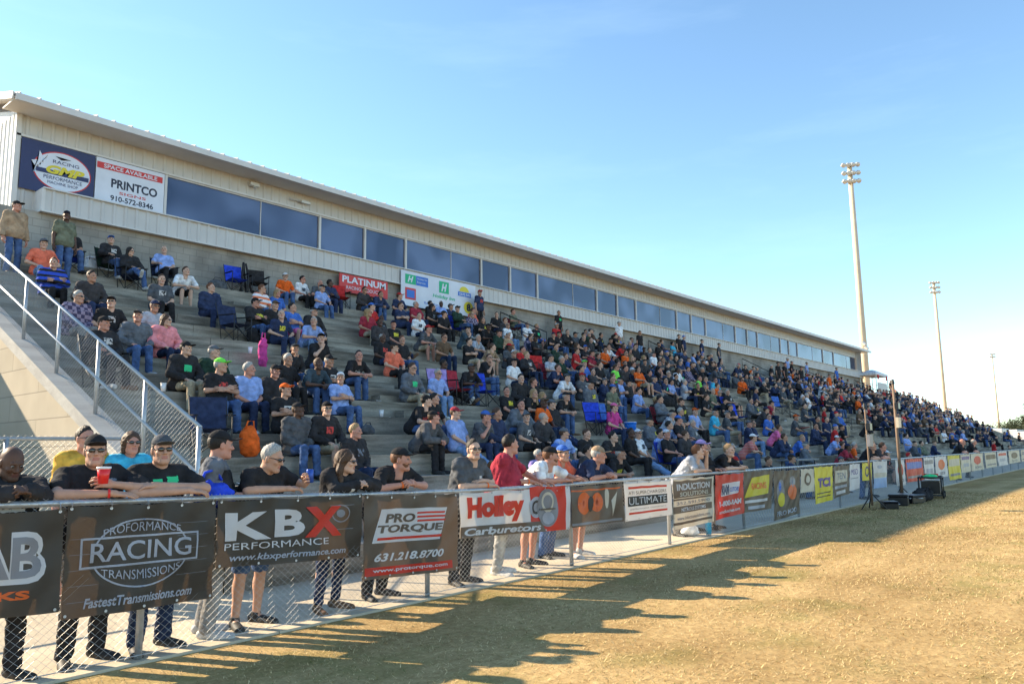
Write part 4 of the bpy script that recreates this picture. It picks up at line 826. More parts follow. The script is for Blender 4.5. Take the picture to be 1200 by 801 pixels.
for k,(x,w) in enumerate([(13.2,.30)]):
    mb=MB(); mb.box(x-.16,x+.16,21.78,21.95,10.16,10.27); mb.tube([(x,21.84,10.16),(x,21.80,10.08)],.05,8); o=mb.build('floodlight',M['lamp']); tag(o,'small white floodlight on the press box wall above windows','floodlight')
mb=MB(); mb.box(15.0,15.35,21.8,21.93,10.05,10.13); mb.tube([(14.6,21.86,10.1),(15.0,21.86,10.1)],.02,6); o=mb.build('security_camera',M['lamp']); tag(o,'grey wall fixture under the press box eave','camera')
# unseen building, added left of the stand to cast shade on its end wall
sh=empty('shade_building',(-12,18,0)); tag(sh,'unseen building added beside the grandstand to shade its end wall','building')
mb=MB(); mb.box(-12,3.85,18.05,26,0,4.6); w=mb.build('wall',M['panel']); w.location=(12,-18,0); w.parent=sh
mb=MB(); mb.add([(-12.2,17.9,4.6),(3.9,17.9,4.6),(3.9,22,5.6),(-12.2,22,5.6),(-12.2,26.2,4.6),(3.9,26.2,4.6),(-12.2,17.9,4.72),(3.9,17.9,4.72),(3.9,22,5.72),(-12.2,22,5.72),(-12.2,26.2,4.72),(3.9,26.2,4.72)],[(0,1,2,3),(3,2,5,4),(6,7,8,9),(9,8,11,10),(0,1,7,6),(4,5,11,10)]); w=mb.build('roof',M['roof']); w.location=(12,-18,0); w.parent=sh
mb=MB(); mb.box(-2,-1,18.0,18.05,0,2.1); w=mb.build('door',M['white_metal']); w.location=(12,-18,0); w.parent=sh
# fence on top of the far stand
tf=empty('rear_fence',(79,21.5,6.3)); tag(tf,'thin chain-link fence along the top of the far tiers','fence')
mb=MB(); mb.tube([(79,21.5,7.4),(91,21.5,7.4)],.02,6); 
for x in np.arange(79.2,91.1,3): mb.tube([(x,21.5,6.3),(x,21.5,7.4)],.025,6)
chain(mb,(79,21.5,0),(91,21.5,0),lambda s:6.4,lambda s:7.4,.3,.004); o=mb.build('rail_and_posts',M['galv_d']); o.location=(-79,-21.5,-6.3); o.parent=tf
# ---- text & banners
_TC={}
def text_arr(s,bold=0.0,shear=0.0,sp=1.0):
    key=(s,bold,shear,sp)
    if key in _TC: return _TC[key]
    cu=bpy.data.curves.new('t','FONT'); cu.body=s; cu.offset=bold; cu.shear=shear; cu.space_character=sp; cu.resolution_u=3
    ob=bpy.data.objects.new('t',cu); COL.objects.link(ob); dg=bpy.context.evaluated_depsgraph_get(); me=bpy.data.meshes.new_from_object(ob.evaluated_get(dg))
    bm=bmesh.new(); bm.from_mesh(me); bmesh.ops.triangulate(bm,faces=bm.faces)
    V=np.array([v.co[:2] for v in bm.verts]); T=np.array([[v.index for v in f.verts] for f in bm.faces]); bm.free()
    COL.objects.unlink(ob); bpy.data.objects.remove(ob); bpy.data.curves.remove(cu); bpy.data.meshes.remove(me)
    V=(V-V.min(0))/(V.max(0)-V.min(0)); _TC[key]=(V,T); return V,T
def subdiv2d(V,T,cell):
    """cut a flat triangle mesh by grid lines so it can follow the cloth"""
    bm=bmesh.new(); vs=[bm.verts.new((v[0],v[1],0)) for v in V]
    for t in T:
        try: bm.faces.new([vs[i] for i in t])
        except ValueError: pass
    for ax in(0,1):
        a,b=V[:,ax].min(),V[:,ax].max()
        for c in np.arange(math.floor(a/cell)*cell+cell,b,cell):
            n=(1,0,0) if ax==0 else(0,1,0); p=(c,0,0) if ax==0 else(0,c,0)
            bmesh.ops.bisect_plane(bm,geom=bm.verts[:]+bm.edges[:]+bm.faces[:],plane_co=p,plane_no=n)
    bmesh.ops.triangulate(bm,faces=bm.faces); bm.verts.index_update()
    V=np.array([v.co[:2] for v in bm.verts]);T=np.array([[v.index for v in f.verts] for f in bm.faces]); bm.free(); return V,T
BY=FENCE_Y-.05
class Cloth:
    def __init__(s,corners,y,seed,amp=.010,waves=True):
        """corners: (x0,ztopL),(x1,ztopR),(x1,zbotR),(x0,zbotL)"""
        s.c=corners=[(a*FX,sz_(b)) for a,b in corners] if abs(y-BY)<.01 else corners; s.y=y; s.r=np.random.default_rng(seed); s.amp=amp; s.ph=s.r.uniform(0,6.3,6); s.w=corners[1][0]-corners[0][0]; s.h=corners[0][1]-corners[3][1]; s.ch=[]
    def P(s,u,v,off=0):
        (xa,za),(xb,zb),(xc,zc),(xd,zd)=s.c
        x=(1-v)*((1-u)*xd+u*xc)+v*((1-u)*xa+u*xb); z=(1-v)*((1-u)*zd+u*zc)+v*((1-u)*za+u*zb)
        X=u*s.w; Z=v*s.h
        yy=s.amp*(np.sin(X*5.1+s.ph[0]+.6*np.sin(Z*4+s.ph[1]))+.5*np.sin(X*11+Z*5+s.ph[2])+.5*np.sin(Z*9-X*6+s.ph[3]))*(1.15-v)+ s.amp*.9*np.sin(X*22+s.ph[4])*np.exp(-(1-v)*5)+s.amp*.35*np.sin(X*17-Z*21+s.ph[5])
        z=z-.018*np.abs(np.sin(X*math.pi/max(.3,s.w/3)))*v**6
        return np.stack([x,s.y+yy-off,z],-1)
    def sheet(s,name,m,label,cat='banner',group=None):
        nu=max(6,int(s.w/.05)); nv=max(6,int(s.h/.05)); U,Vv=np.meshgrid(np.linspace(0,1,nu+1),np.linspace(0,1,nv+1),indexing='ij'); P=s.P(U,Vv).reshape(-1,3)
        idx=np.arange((nu+1)*(nv+1)).reshape(nu+1,nv+1); Q=np.stack([idx[:-1,:-1],idx[1:,:-1],idx[1:,1:],idx[:-1,1:]],-1).reshape(-1,4)
        n=len(P); P2=s.P(U,Vv,-.002).reshape(-1,3)
        s.root=link(name,arr_mesh(name,np.concatenate([P,P2]),np.concatenate([Q,Q[:,::-1]+n]),[m],None,True)); tag(s.root,label,cat,group); return s
    def flat(s,V,T,m,layer=1,name='print',cell=.06):
        """V in metres on the cloth (x right from left edge, z up from the bottom)"""
        V=np.asarray(V,float); V,T=subdiv2d(V,np.asarray(T),cell); P=s.P(V[:,0]/s.w,V[:,1]/s.h,.0035*layer)
        o=link(name,arr_mesh(name,P,T,[m],None,True)); o.parent=s.root; return o
    def rect(s,x0,x1,z0,z1,m,layer=1,name='printed_panel',sk=0):
        return s.flat([(x0,z0),(x1,z0),(x1+sk,z1),(x0+sk,z1)],[(0,1,2),(0,2,3)],m,layer,name,.06)
    def text(s,t,x0,x1,z0,z1,m,layer=2,bold=.012,shear=0,name='lettering',sk=0,arch=0,taper=0,rise=0):
        V,T=text_arr(t,bold,shear); V=V.copy(); u=V[:,0].copy()
        if taper or arch:
            c=1-(2*u-1)**2
            V[:,1]= V[:,1]*(1-taper+taper*c)+arch*c if arch>=0 else 1-((1-V[:,1])*(1-taper+taper*c)-arch*c)
        P=np.stack([x0+V[:,0]*(x1-x0)+sk*V[:,1],z0+V[:,1]*(z1-z0)+rise*u],1); return s.flat(P,T,m,layer,name,.07)
    def ring(s,cx,cz,rx,rz,w,m,layer=1,a0=0,a1=360,name='emblem_ring'):
        n=48; t=np.radians(np.linspace(a0,a1,n+1)); o=np.stack([cx+rx*np.cos(t),cz+rz*np.sin(t)],1); i=np.stack([cx+(rx-w)*np.cos(t),cz+(rz-w)*np.sin(t)],1)
        V=np.concatenate([o,i]); T=[]
        for k in range(n): T+=[(k,k+1,n+1+k+1),(k,n+1+k+1,n+1+k)]
        return s.flat(V,T,m,layer,name)
    def disc(s,cx,cz,rx,rz,m,layer=1,name='emblem_disc',a0=0,a1=360):
        n=40; t=np.radians(np.linspace(a0,a1,n+1)); V=np.concatenate([[(cx,cz)],np.stack([cx+rx*np.cos(t),cz+rz*np.sin(t)],1)]); return s.flat(V,[(0,k+1,k+2) for k in range(n)],m,layer,name)
    def polyg(s,pts,m,layer=1,name='printed_shape'):
        n=len(pts); return s.flat(pts,[(0,i,i+1) for i in range(1,n-1)],m,layer,name)
def vm(name,c,tr=.25,v=.12,tc=None): M[name]=mat(name,c,.42,v,3,transl=tr,tcol=tc or c,spec=.3,bump=.1,bscale=6)
vm('v_black',(.075,.066,.056),.38,.35,(.30,.23,.155)); vm('v_white',(.66,.65,.66),.30,.08,(.8,.72,.6)); vm('v_red',(.62,.04,.025),.3,.1,(.8,.10,.03)); vm('v_orange',(.75,.14,.03),.3,.1,(.9,.25,.05))
vm('v_grey',(.26,.26,.28),.3,.2); vm('v_silver',(.42,.44,.50),.3,.3); vm('v_yellow',(.72,.62,.05),.35,.1,(.9,.75,.05)); vm('v_brown',(.14,.11,.085),.38,.3,(.34,.25,.17)); vm('v_navy',(.02,.03,.09),.1,.1); vm('v_blue',(.05,.14,.5),.2,.1); vm('v_green',(.02,.45,.20),.15,.1); vm('v_cream',(.60,.56,.46),.3,.12,(.8,.65,.45)); vm('v_lblue',(.35,.50,.75),.2,.15); vm('v_purple',(.12,.08,.30),.3,.1)
M['v_dark2']=mat('v_dark2',(.03,.027,.025),.6,.3,4)
GB='sponsor banners hanging on the fence'
def ban(corn,seed,m,label,amp=.014): return Cloth(corn,BY,seed,amp).sheet('banner',M[m],label,'banner',GB)
def eyelets(b,m='galv'):
    for i in range(5):
        for v in(.03,.97):
            mb=MB(); p=b.P(np.array(.02+.24*i),np.array(v),.004); mb.tube([p,p+np.array([0,-.004,0])],.011,8)
            if v>.5: mb.tube([p+np.array([0,-.004,0]),p+np.array([.0,-.01,.03]),p+np.array([0,.03,.07])],.0025,5)
            o=mb.build('eyelet',M[m]); o.parent=b.root
def s2(x,z): return (x,z)
# 1 leftmost
b=ban([(.55,1.22),(2.13,1.20),(2.13,.52),(.55,.60)],1,'v_black','black banner with big white outlined AB letters and orange KS'); W,H=b.w,b.h
b.text('CAB',.80,1.545,.19,.52,M['v_white'],1,.06); b.text('CAB',.83,1.515,.225,.485,M['v_grey'],2,.02); b.text('WORKS',.80,1.45,.10,.155,M['v_orange'],1,.05); b.rect(.9,1.24,.03,.05,M['v_orange'],1); eyelets(b)
# 2
b=ban([(2.15,1.215),(3.23,1.19),(3.23,.44),(2.15,.46)],2,'v_black','black banner with silver oval emblem reading Proformance Racing Transmissions',.014); W,H=b.w,b.h
b.ring(.54,.42,.36,.255,.012,M['v_silver'],1,20,160); b.ring(.54,.42,.36,.255,.012,M['v_silver'],1,200,340)
for a,c,d,e in((.10,.98,.535,.55),(.10,.98,.33,.345)): b.rect(a,c,d,e,M['v_silver'],1,'emblem_bar')
b.rect(.10,.115,.33,.55,M['v_silver'],1,'emblem_bar'); b.rect(.965,.98,.33,.55,M['v_silver'],1,'emblem_bar')
b.text('PROFORMANCE',.25,.83,.555,.625,M['v_silver'],2,0,arch=.35,taper=.3); b.text('RACING',.17,.92,.37,.51,M['v_silver'],1,.01); b.text('TRANSMISSIONS',.25,.83,.25,.32,M['v_silver'],2,0,arch=-.35,taper=.3)
b.text('FastestTransmissions.com',.14,.95,.055,.125,M['v_silver'],2,.025,.25)
for i in range(10):
    a=.03+.07*i; b.rect(.02 if i%2 else .80,.22 if i%2 else 1.05,.60+.0*i-.055*i if i%2 else .62-.05*i,.603-.055*i if i%2 else .623-.05*i,M['v_grey'],1,'streak',.02)
eyelets(b)
# 3
b=ban([(3.25,1.185),(4.69,1.155),(4.69,.585),(3.25,.66)],3,'v_black','black banner with large white KB and red X'); W,H=b.w,b.h
b.text('K',.07,.50,.21,.44,M['v_white'],2,.04); b.text('B',.53,.84,.22,.45,M['v_white'],2,.04); b.text('X',.84,1.26,.20,.46,M['v_red'],3,.05); b.text('PERFORMANCE',.07,1.10,.135,.19,M['v_white'],2,0); b.text('www.kbxperformance.com',.12,1.32,.03,.10,M['v_silver'],2,.02,.2)
b.ring(1.25,.39,.10,.08,.012,M['v_grey'],1); b.rect(1.18,1.40,.25,.255,M['v_grey'],1); b.rect(1.12,1.40,.46,.465,M['v_grey'],1); b.disc(1.25,.39,.045,.035,M['v_grey'],1); eyelets(b)
# 4
b=ban([(4.71,1.15),(5.96,1.10),(5.96,.31),(4.71,.37)],4,'v_brown','dark brown banner with white PRO TORQUE panel and phone number',.012); W,H=b.w,b.h
b.rect(.10,1.02,.34,.67,M['v_white'],1,'printed_panel',.12); b.text('PRO',.27,.68,.53,.62,M['v_brown'],2,.04,.15); b.text('TORQUE',.17,1.07,.42,.51,M['v_brown'],2,.04,.15); b.rect(.16,1.04,.365,.39,M['v_red'],2,'stripe',.01)
for i in range(3): b.rect(.70,1.10,.53+.04*i,.55+.04*i,M['v_red'],2,'stripe',.01)
b.text('631.218.8700',.14,1.08,.16,.24,M['v_white'],2,.03,.3); b.rect(.02,1.22,.03,.11,M['v_red'],1,'stripe'); b.text('www.protorque.com',.12,1.14,.05,.09,M['v_white'],2,.02); eyelets(b)
# 5
b=ban([(5.99,1.10),(8.0,1.075),(8.0,.545),(5.99,.625)],5,'v_white','white and red banner reading Holley Carburetors'); W,H=b.w,b.h
b.rect(1.25,2.0,.0,.52,M['v_red'],1); b.polyg([(0,.0),(1.55,.0),(1.48,.12),(.0,.12)],M['v_brown'],2); b.text('Holley',.12,1.12,.14,.44,M['v_red'],2,.06); b.text('Carburetors',.06,1.45,.02,.10,M['v_white'],3,.03,.2)
b.disc(1.36,.28,.14,.12,M['v_silver'],2); b.disc(1.60,.27,.22,.22,M['v_grey'],3); b.ring(1.60,.33,.12,.12,.035,M['v_cream'],4); b.ring(1.36,.28,.09,.08,.03,M['v_dark2'],3); b.disc(1.60,.15,.12,.07,M['v_silver'],4); b.rect(1.45,1.76,.24,.26,M['v_brown'],5); eyelets(b)
# 6
b=ban([(8.02,1.075),(9.24,1.07),(9.24,.545),(8.02,.56)],6,'v_brown','dark banner with blurred orange-red picture'); b.disc(.28,.30,.16,.15,M['v_orange'],1); b.disc(.60,.30,.15,.13,M['v_orange'],1); b.disc(.44,.28,.07,.10,M['v_dark2'],2); b.disc(.86,.34,.06,.14,M['v_cream'],1); b.polyg([(1.0,.08),(1.12,.42),(.98,.30)],M['v_cream'],1); b.rect(.0,1.22,.46,.48,M['v_orange'],1); b.rect(.0,1.22,.02,.05,M['v_grey'],1)
# 7
b=ban([(9.28,1.085),(10.62,1.065),(10.62,.53),(9.28,.535)],7,'v_white','white banner with red bars and black ULTIMATE lettering',.007); b.rect(.10,1.24,.455,.49,M['v_red'],1); b.rect(.10,1.24,.085,.115,M['v_red'],1); b.text('ATI SUPERCHARGERS',.10,1.22,.37,.42,M['v_dark2'],1,.0); b.rect(.08,1.25,.20,.345,M['v_dark2'],1); b.text('ULTIMATE',.11,1.22,.225,.325,M['v_white'],2,0); b.text('performance converters',.14,1.2,.14,.175,M['v_grey'],2,.0); eyelets(b)
# 8
b=ban([(10.68,1.06),(12.09,1.055),(12.02,.32),(10.66,.30)],8,'v_cream','tall beige banner headed INDUCTION SOLUTIONS with dark bands',.009); b.rect(0,1.38,.48,.76,M['v_brown'],1); b.text('INDUCTION',.12,1.30,.60,.71,M['v_white'],2,.03); b.text('SOLUTIONS',.22,1.25,.50,.57,M['v_cream'],2,.02)
b.rect(0,1.38,.44,.47,M['v_brown'],1); b.rect(0,1.38,.24,.35,M['v_brown'],1); b.rect(.0,1.38,.06,.10,M['v_brown'],1); b.text('NITROUS SYSTEMS',.25,1.15,.26,.32,M['v_white'],2,.02); b.text('352.593.5900',.1,1.3,.37,.42,M['v_grey'],2,.02); b.text('www.inductionsolutions.com',.1,1.3,.13,.19,M['v_grey'],2,.02)
# 9
b=ban([(12.14,1.07),(13.27,1.07),(13.2,.37),(12.06,.33)],9,'v_red','red banner with white RAM block and toll-free number',.012); b.polyg([(.25,.38),(.95,.40),(1.02,.62),(.28,.60)],M['v_white'],1); b.text('RAM',.28,.56,.40,.58,M['v_navy'],2,.05); b.text('CLUTCHES',.60,.96,.44,.52,M['v_blue'],2,.02); b.text('1-800-RAM',.18,1.05,.20,.30,M['v_white'],2,.05); b.text('ramclutches.com',.15,1.0,.08,.14,M['v_white'],2,.03)
# 10
b=ban([(13.33,1.085),(14.68,1.085),(14.5,.36),(13.2,.37)],10,'v_brown','dark banner with slanted yellow panel above white strips',.01); b.polyg([(.05,.26),(1.2,.30),(1.2,.66),(.35,.62)],M['v_yellow'],1); b.rect(.08,1.15,.16,.21,M['v_white'],1); b.rect(.25,1.0,.04,.10,M['v_silver'],1); b.text('RACING',.35,1.05,.40,.52,M['v_orange'],2,.03)
# 11
b=ban([(14.72,1.06),(16.13,1.05),(15.97,.17),(14.6,.12)],11,'v_brown','tall dark banner with flame-coloured pictures',.012); b.disc(.35,.55,.20,.24,M['v_grey'],1); b.disc(.40,.38,.16,.14,M['v_yellow'],2); b.disc(1.0,.50,.26,.16,M['v_orange'],1); b.disc(.3,.65,.06,.10,M['v_blue'],2); b.disc(1.0,.72,.18,.12,M['v_grey'],1); b.text('PRO MOD',.15,1.25,.06,.16,M['v_silver'],2,.03)
b=ban([(16.18,1.05),(16.95,1.04),(16.88,.56),(16.1,.56)],12,'v_cream','small beige banner between flames and yellow banner',.008); b.disc(.4,.28,.2,.14,M['v_brown'],1); b.disc(.4,.28,.12,.08,M['v_cream'],2)
b=ban([(17.0,1.065),(18.19,1.06),(18.05,.31),(16.88,.28)],13,'v_yellow','yellow banner with purple TCI letters',.01); b.text('TCI',.20,1.05,.34,.56,M['v_purple'],1,.07); b.rect(.15,1.05,.20,.225,M['v_brown'],1); b.rect(.15,1.05,.12,.145,M['v_brown'],1)
b=ban([(18.25,1.06),(19.38,1.05),(19.22,.38),(18.1,.33)],14,'v_brown','brown banner with pale upper picture and white strips',.01); b.rect(.12,1.05,.34,.64,M['v_cream'],1); b.rect(.08,1.0,.20,.27,M['v_silver'],1); b.rect(.2,.9,.06,.14,M['v_white'],1); b.text('TEN',.25,.9,.42,.58,M['v_grey'],2,.02)
b=ban([(19.45,1.07),(20.27,1.065),(20.15,.46),(19.3,.44)],15,'v_white','narrow white banner with faint purple marks',.008); b.text('MSD',.12,.7,.38,.52,M['v_purple'],1,.0); b.rect(.1,.72,.28,.30,M['v_grey'],1)
b=ban([(20.48,1.07),(21.3,1.07),(21.2,.62),(20.38,.63)],16,'v_yellow','small yellow banner with dark green ring',.006); b.ring(.42,.23,.2,.14,.06,M['v_navy'],1)
b=ban([(21.46,1.09),(22.76,1.08),(22.6,.38),(21.3,.40)],17,'v_white','white banner with beige lower band near light stands',.008); b.rect(0,1.28,.28,.40,M['v_cream'],1); b.rect(0,1.28,0,.26,M['v_lblue'],1); b.disc(.6,.56,.25,.05,M['v_silver'],1)
# far run of banners
far=[(23.6,24.6,'v_white','v_red','white banner with red disc',.35),(24.75,26.8,'v_red','v_blue','wide red banner with blue lower band',.40),(27.0,28.4,'v_white','v_grey','white banner with grey lettering',.35),(28.6,30.4,'v_white','v_orange','white banner with orange emblem',.38),(30.6,32.7,'v_yellow','v_cream','tall yellow banner',.22),(32.9,34.7,'v_cream','v_purple','cream banner with purple writing',.40),(34.9,37.6,'v_cream','v_red','cream banner with red heading',.40),
 (38.1,41.0,'v_cream','v_brown','beige banner with brown picture',.42),(41.4,44.2,'v_white','v_red','white banner edged with red',.42),(44.8,48.6,'v_cream','v_brown','long beige banner with brown lettering',.45),(49.2,52.4,'v_cream','v_grey','cream banner with grey square',.45),(53.0,55.2,'v_orange','v_white','orange banner with white stripe',.45),(56.2,60.0,'v_white','v_blue','white banner with blue stripe',.45),(60.6,63,'v_red','v_white','red banner with white stripe',.45),(64,68.5,'v_cream','v_orange','wide cream banner with orange stripe',.45),(69.4,73,'v_white','v_red','farther white banner with red stripe',.45),(74,79,'v_cream','v_blue','cream banner with blue stripe',.45),(80,88,'v_white','v_grey','very long white banner at the far fence',.45)]
for i,(a,c,m1,m2,lb,zb) in enumerate(far):
    b=ban([(a,1.08),(c,1.08),(c,zb),(a,zb)],30+i,m1,lb+', on the far fence' if 'far' not in lb else lb,.01); w,h=b.w,b.h
    if i%3==0: b.disc(w*.5,h*.6,w*.28,h*.25,M[m2],1); b.text('500',w*.25,w*.75,h*.12,h*.26,M['v_grey'],2,.02)
    elif i%3==1: b.rect(w*.06,w*.94,h*.55,h*.85,M[m2],1); b.rect(w*.1,w*.9,h*.15,h*.25,M['v_grey'],1)
    else: b.rect(w*.08,w*.92,h*.70,h*.88,M[m2],1); b.rect(w*.2,w*.8,h*.3,h*.5,M['v_silver'],1)
# ---- signs on the press box
def sign(x0,x1,z0,z1,y,m,label): 
    c=Cloth([(x0,z1),(x1,z1),(x1,z0),(x0,z0)],y,1,0.0); mb=MB(); mb.box(x0,x1,y+.002,y+.03,z0,z1); c.root=mb.build('wall_sign',M[m]); tag(c.root,label,'sign'); c.P0=c.P; c.P=lambda u,v,off=0:np.stack([x0+u*c.w,np.full(np.shape(u),y-off),z0+v*c.h],-1)+0*np.asarray(u)[...,None]; return c
for n_,c_ in dict(s_navy=(.035,.045,.12),s_white=(.62,.66,.74),s_red=(.55,.05,.05),s_yellow=(.65,.55,.04),s_blue=(.04,.16,.55),s_green=(.02,.42,.20),s_lblue=(.40,.55,.72),s_dk=(.03,.035,.06),s_orange=(.7,.2,.05)).items(): M[n_]=mat(n_,c_,.5,.06,2)
b=sign(6.52,8.33,8.42,9.78,21.90,'s_navy','navy sign with white oval and yellow GMP letters'); w,h=b.w,b.h
b.disc(1.0,.66,.72,.54,M['s_red'],1); b.disc(1.0,.66,.69,.51,M['s_white'],2); b.polyg([(.30,.50),(.75,.62),(.62,1.05),(.54,.90),(.42,1.12),(.40,.86),(.24,.80),(.34,.66)],M['s_white'],3); b.rect(.36,1.66,.54,.66,M['s_navy'],4); b.text('GMP',.60,1.55,.56,.80,M['s_yellow'],5,.05,.3); b.text('PERFORMANCE',.55,1.5,.40,.50,M['s_navy'],4,.0); b.text('MACHINE SHOP',.65,1.4,.28,.36,M['s_navy'],4,.0); b.text('RACING',.75,1.4,.86,.95,M['s_navy'],4,.0); b.polyg([(.8,1.06),(.95,.98),(1.2,1.04),(1.0,1.0)],M['s_dk'],4)
b=sign(8.36,10.28,8.42,9.78,21.90,'s_white','white sign reading PRINTCO with a red heading strip'); b.rect(.02,1.86,1.06,1.24,M['s_red'],1); b.text('SPACE AVAILABLE',.2,1.7,1.09,1.21,M['s_white'],2,.02); b.text('PRINTCO',.42,1.72,.58,.84,M['s_dk'],1,.03); b.text('SIGNS',.65,1.4,.42,.50,M['s_red'],1,.01); b.text('910-572-8346',.42,1.62,.20,.36,M['s_dk'],1,.02)
b=sign(16.3,18.5,7.08,7.72,21.36,'s_red','red sign with white PLATINUM lettering on the block wall'); b.text('PLATINUM',.12,2.1,.34,.58,M['s_white'],1,.03); b.text('RACING PRODUCTS',.3,1.9,.12,.24,M['s_white'],1,.0)
b=sign(19.14,23.27,6.98,8.32,21.34,'s_white','large white hotel sign with green and blue emblems'); 
b.rect(.20,.75,.85,1.22,M['s_green'],1); b.text('H',.32,.62,.92,1.16,M['s_white'],2,.04,.3); b.rect(.76,1.40,.85,1.22,M['s_blue'],1); b.text('Holiday Inn',.82,1.34,1.06,1.16,M['s_white'],2,.0); b.text('Express',.82,1.25,.92,1.02,M['s_white'],2,.0)
b.rect(.20,.75,.25,.70,M['s_red'],1); b.rect(.28,.68,.32,.62,M['s_blue'],2); b.rect(2.0,2.55,.75,1.22,M['s_green'],1); b.text('H',2.12,2.44,.82,1.14,M['s_white'],2,.05,.3); b.text('Holiday Inn',1.65,2.9,.48,.66,M['s_green'],1,.02,.2)
b.disc(3.45,.98,.28,.22,M['s_yellow'],1,'emblem_disc',0,180); b.rect(3.08,3.85,.78,.96,M['s_blue'],2); b.text('DAYS INN',3.15,3.78,.81,.92,M['s_white'],3,.02); b.disc(3.7,.35,.28,.25,M['s_yellow'],1); b.text('8',3.58,3.82,.2,.52,M['s_dk'],2,.05); b.text('Rockingham',1.2,2.0,.14,.28,M['s_blue'],1,.0)

# ---------------------------------------------------------------- lamps, gear, chairs, background
def stadium_light(x,y,H,label,nr=3,rt=.25,rb=.42,sc=1.0):
    t=empty('stadium_light',(x,y,0)); tag(t,label,'light pole','tall stadium light poles behind the stand')
    mb=MB(); mb.tube([(0,0,0),(0,0,H*.5),(0,0,H)],[rb,(rb+rt)/2,rt],16); mb.build('pole',M['pole'],t,True)
    ax=np.array([-.85,-.5,0]); ax/=np.linalg.norm(ax); pp=np.array([-ax[1],ax[0],0])
    for r in range(nr):
        z=H-.2-r*.95*sc; w=.95*sc
        mb=MB(); mb.obox((0,0,z),pp*w,ax*.05,(0,0,.06)); a=mb.build('crossarm',M['lamp'],t)
        for k in(-.75,-.25,.25,.75):
            c=np.array([0,0,z])+pp*k*sc+ax*.25; d=ax*.8-UP*.5; d/=np.linalg.norm(d); q=MB(); q.tube([c-d*.2,c+d*.02,c+d*.32],[.12,.22,.27],12); q.build('lamp_head',M['lamp'],a,True)
    return t
stadium_light(89,23.9,33.0,'nearest and tallest stadium light pole beside the press box end')
stadium_light(168,31.2,33.0,'second stadium light pole rising behind the far tiers')
t3=stadium_light(318,42.8,32.5,'distant third stadium light pole at the far end of the stand',2)
mb=MB(); mb.obox((88.2,23.6,12.2),(1.2,0,0),(0,.05,0),(0,0,.05)); mb.tube([(87.1,23.5,12.3),(87.1,23.2,12.0)],.18,8); mb.tube([(87.9,23.5,11.9),(87.9,23.2,11.6)],.18,8); o=mb.build('speaker_bracket',M['lamp']); tag(o,'small bracket with two fittings low on the nearest light pole','bracket')
# canopy on the top deck
t=empty('canopy_tent',(79.9,20.9,6.5)); tag(t,'white-topped canopy on the top deck past the press box','canopy'); t.scale=(1,1,.72)
mb=MB(); a=2.1
for z0,z1,s0,s1 in((2.05,2.35,1,1),(2.35,2.9,1,.25)):
    V=[(-a*s0,-.9*s0,z0),(a*s0,-.9*s0,z0),(a*s0,.6*s0,z0),(-a*s0,.6*s0,z0),(-a*s1,-.9*s1,z1),(a*s1,-.9*s1,z1),(a*s1,.6*s1,z1),(-a*s1,.6*s1,z1)]; mb.add(V,[(0,1,5,4),(1,2,6,5),(2,3,7,6),(3,0,4,7),(4,5,6,7)])
mb.build('roof',M['c_white'],t)
for x in(-2.0,2.0):
    for y in(-.85,.55): mb=MB(); mb.tube([(x,y,0),(x,y,2.1)],.04,6); mb.build('leg',M['lamp'],t)
for x in(-1.5,1.45): mb=MB(); mb.box(x-.2,x+.2,-.95,-.90,1.5,2.1); mb.build('side_flag',M['c_red'],t)
mb=MB(); mb.box(-1.6,1.6,-.88,-.84,0,1.1); mb.build('side_panel',M['panel'],t)
# light stands and kit on the grass
def stand(x,y,h,label,r=.03):
    t=empty('light_stand',(x,y,0)); tag(t,label,'stand'); 
    mb=MB(); mb.tube([(0,0,.1),(0,0,h)],[r*1.3,r],10); mb.build('pole',M['pole_brown'],t,True)
    for i in range(3): a=i*2.094+.5; mb=MB(); mb.tube([(0,0,.38),(.32*math.cos(a),.32*math.sin(a),.02)],.014,6); mb.build('leg',M['dark_pipe'],t,True)
    mb=MB(); mb.box(-.16,.12,-.10,-.03,h*.62,h*.62+.28); mb.build('control_box',M['v_cream'] if h>3 else M['v_grey'],t)
    mb=MB(); mb.box(-.20,-.02,-.14,-.04,h*.78,h*.78+.16); mb.tube([(0,0,h),(.0,-.0,h+.12)],[.05,.03],8); mb.build('head_unit',M['screen_dark'],t)
    return t
stand(22.8,5.45,3.15,'taller bare pole on tripod feet standing on grass by fence',.034); stand(19.6,5.35,2.38,'thinner pole on tripod feet on the grass beside yellow banner',.02)
def case(x,y,sx,sy,sz,label,m='screen_dark',rz=0,cat='case'):
    t=empty('equipment_case',(x,y,0),rz); tag(t,label,cat)
    f=Field((-sx-.05,-sy-.05,-.03),(sx+.05,sy+.05,sz+.06),.03); 
    mb=MB(); mb.box(-sx,sx,-sy,sy,0,sz*.78); o=mb.build('body',M[m],t); bv=o.modifiers.new('bevel','BEVEL'); bv.width=.02
    mb=MB(); mb.box(-sx-.01,sx+.01,-sy-.01,sy+.01,sz*.785,sz); o=mb.build('lid',M[m],t); bv=o.modifiers.new('bevel','BEVEL'); bv.width=.02
    mb=MB(); mb.tube([(-.08,-sy-.01,sz*.6),(-.08,-sy-.05,sz*.6),(.08,-sy-.05,sz*.6),(.08,-sy-.01,sz*.6)],.010,6); mb.build('handle',M['galv'],t,True); return t
case(21.4,5.2,.38,.22,.28,'low black equipment case between the two light stands',rz=.2); case(22.2,5.1,.30,.22,.22,'flat black equipment case at foot of taller pole',rz=-.3); case(20.1,5.1,.2,.16,.18,'small dark case at foot of thinner pole',rz=.5)
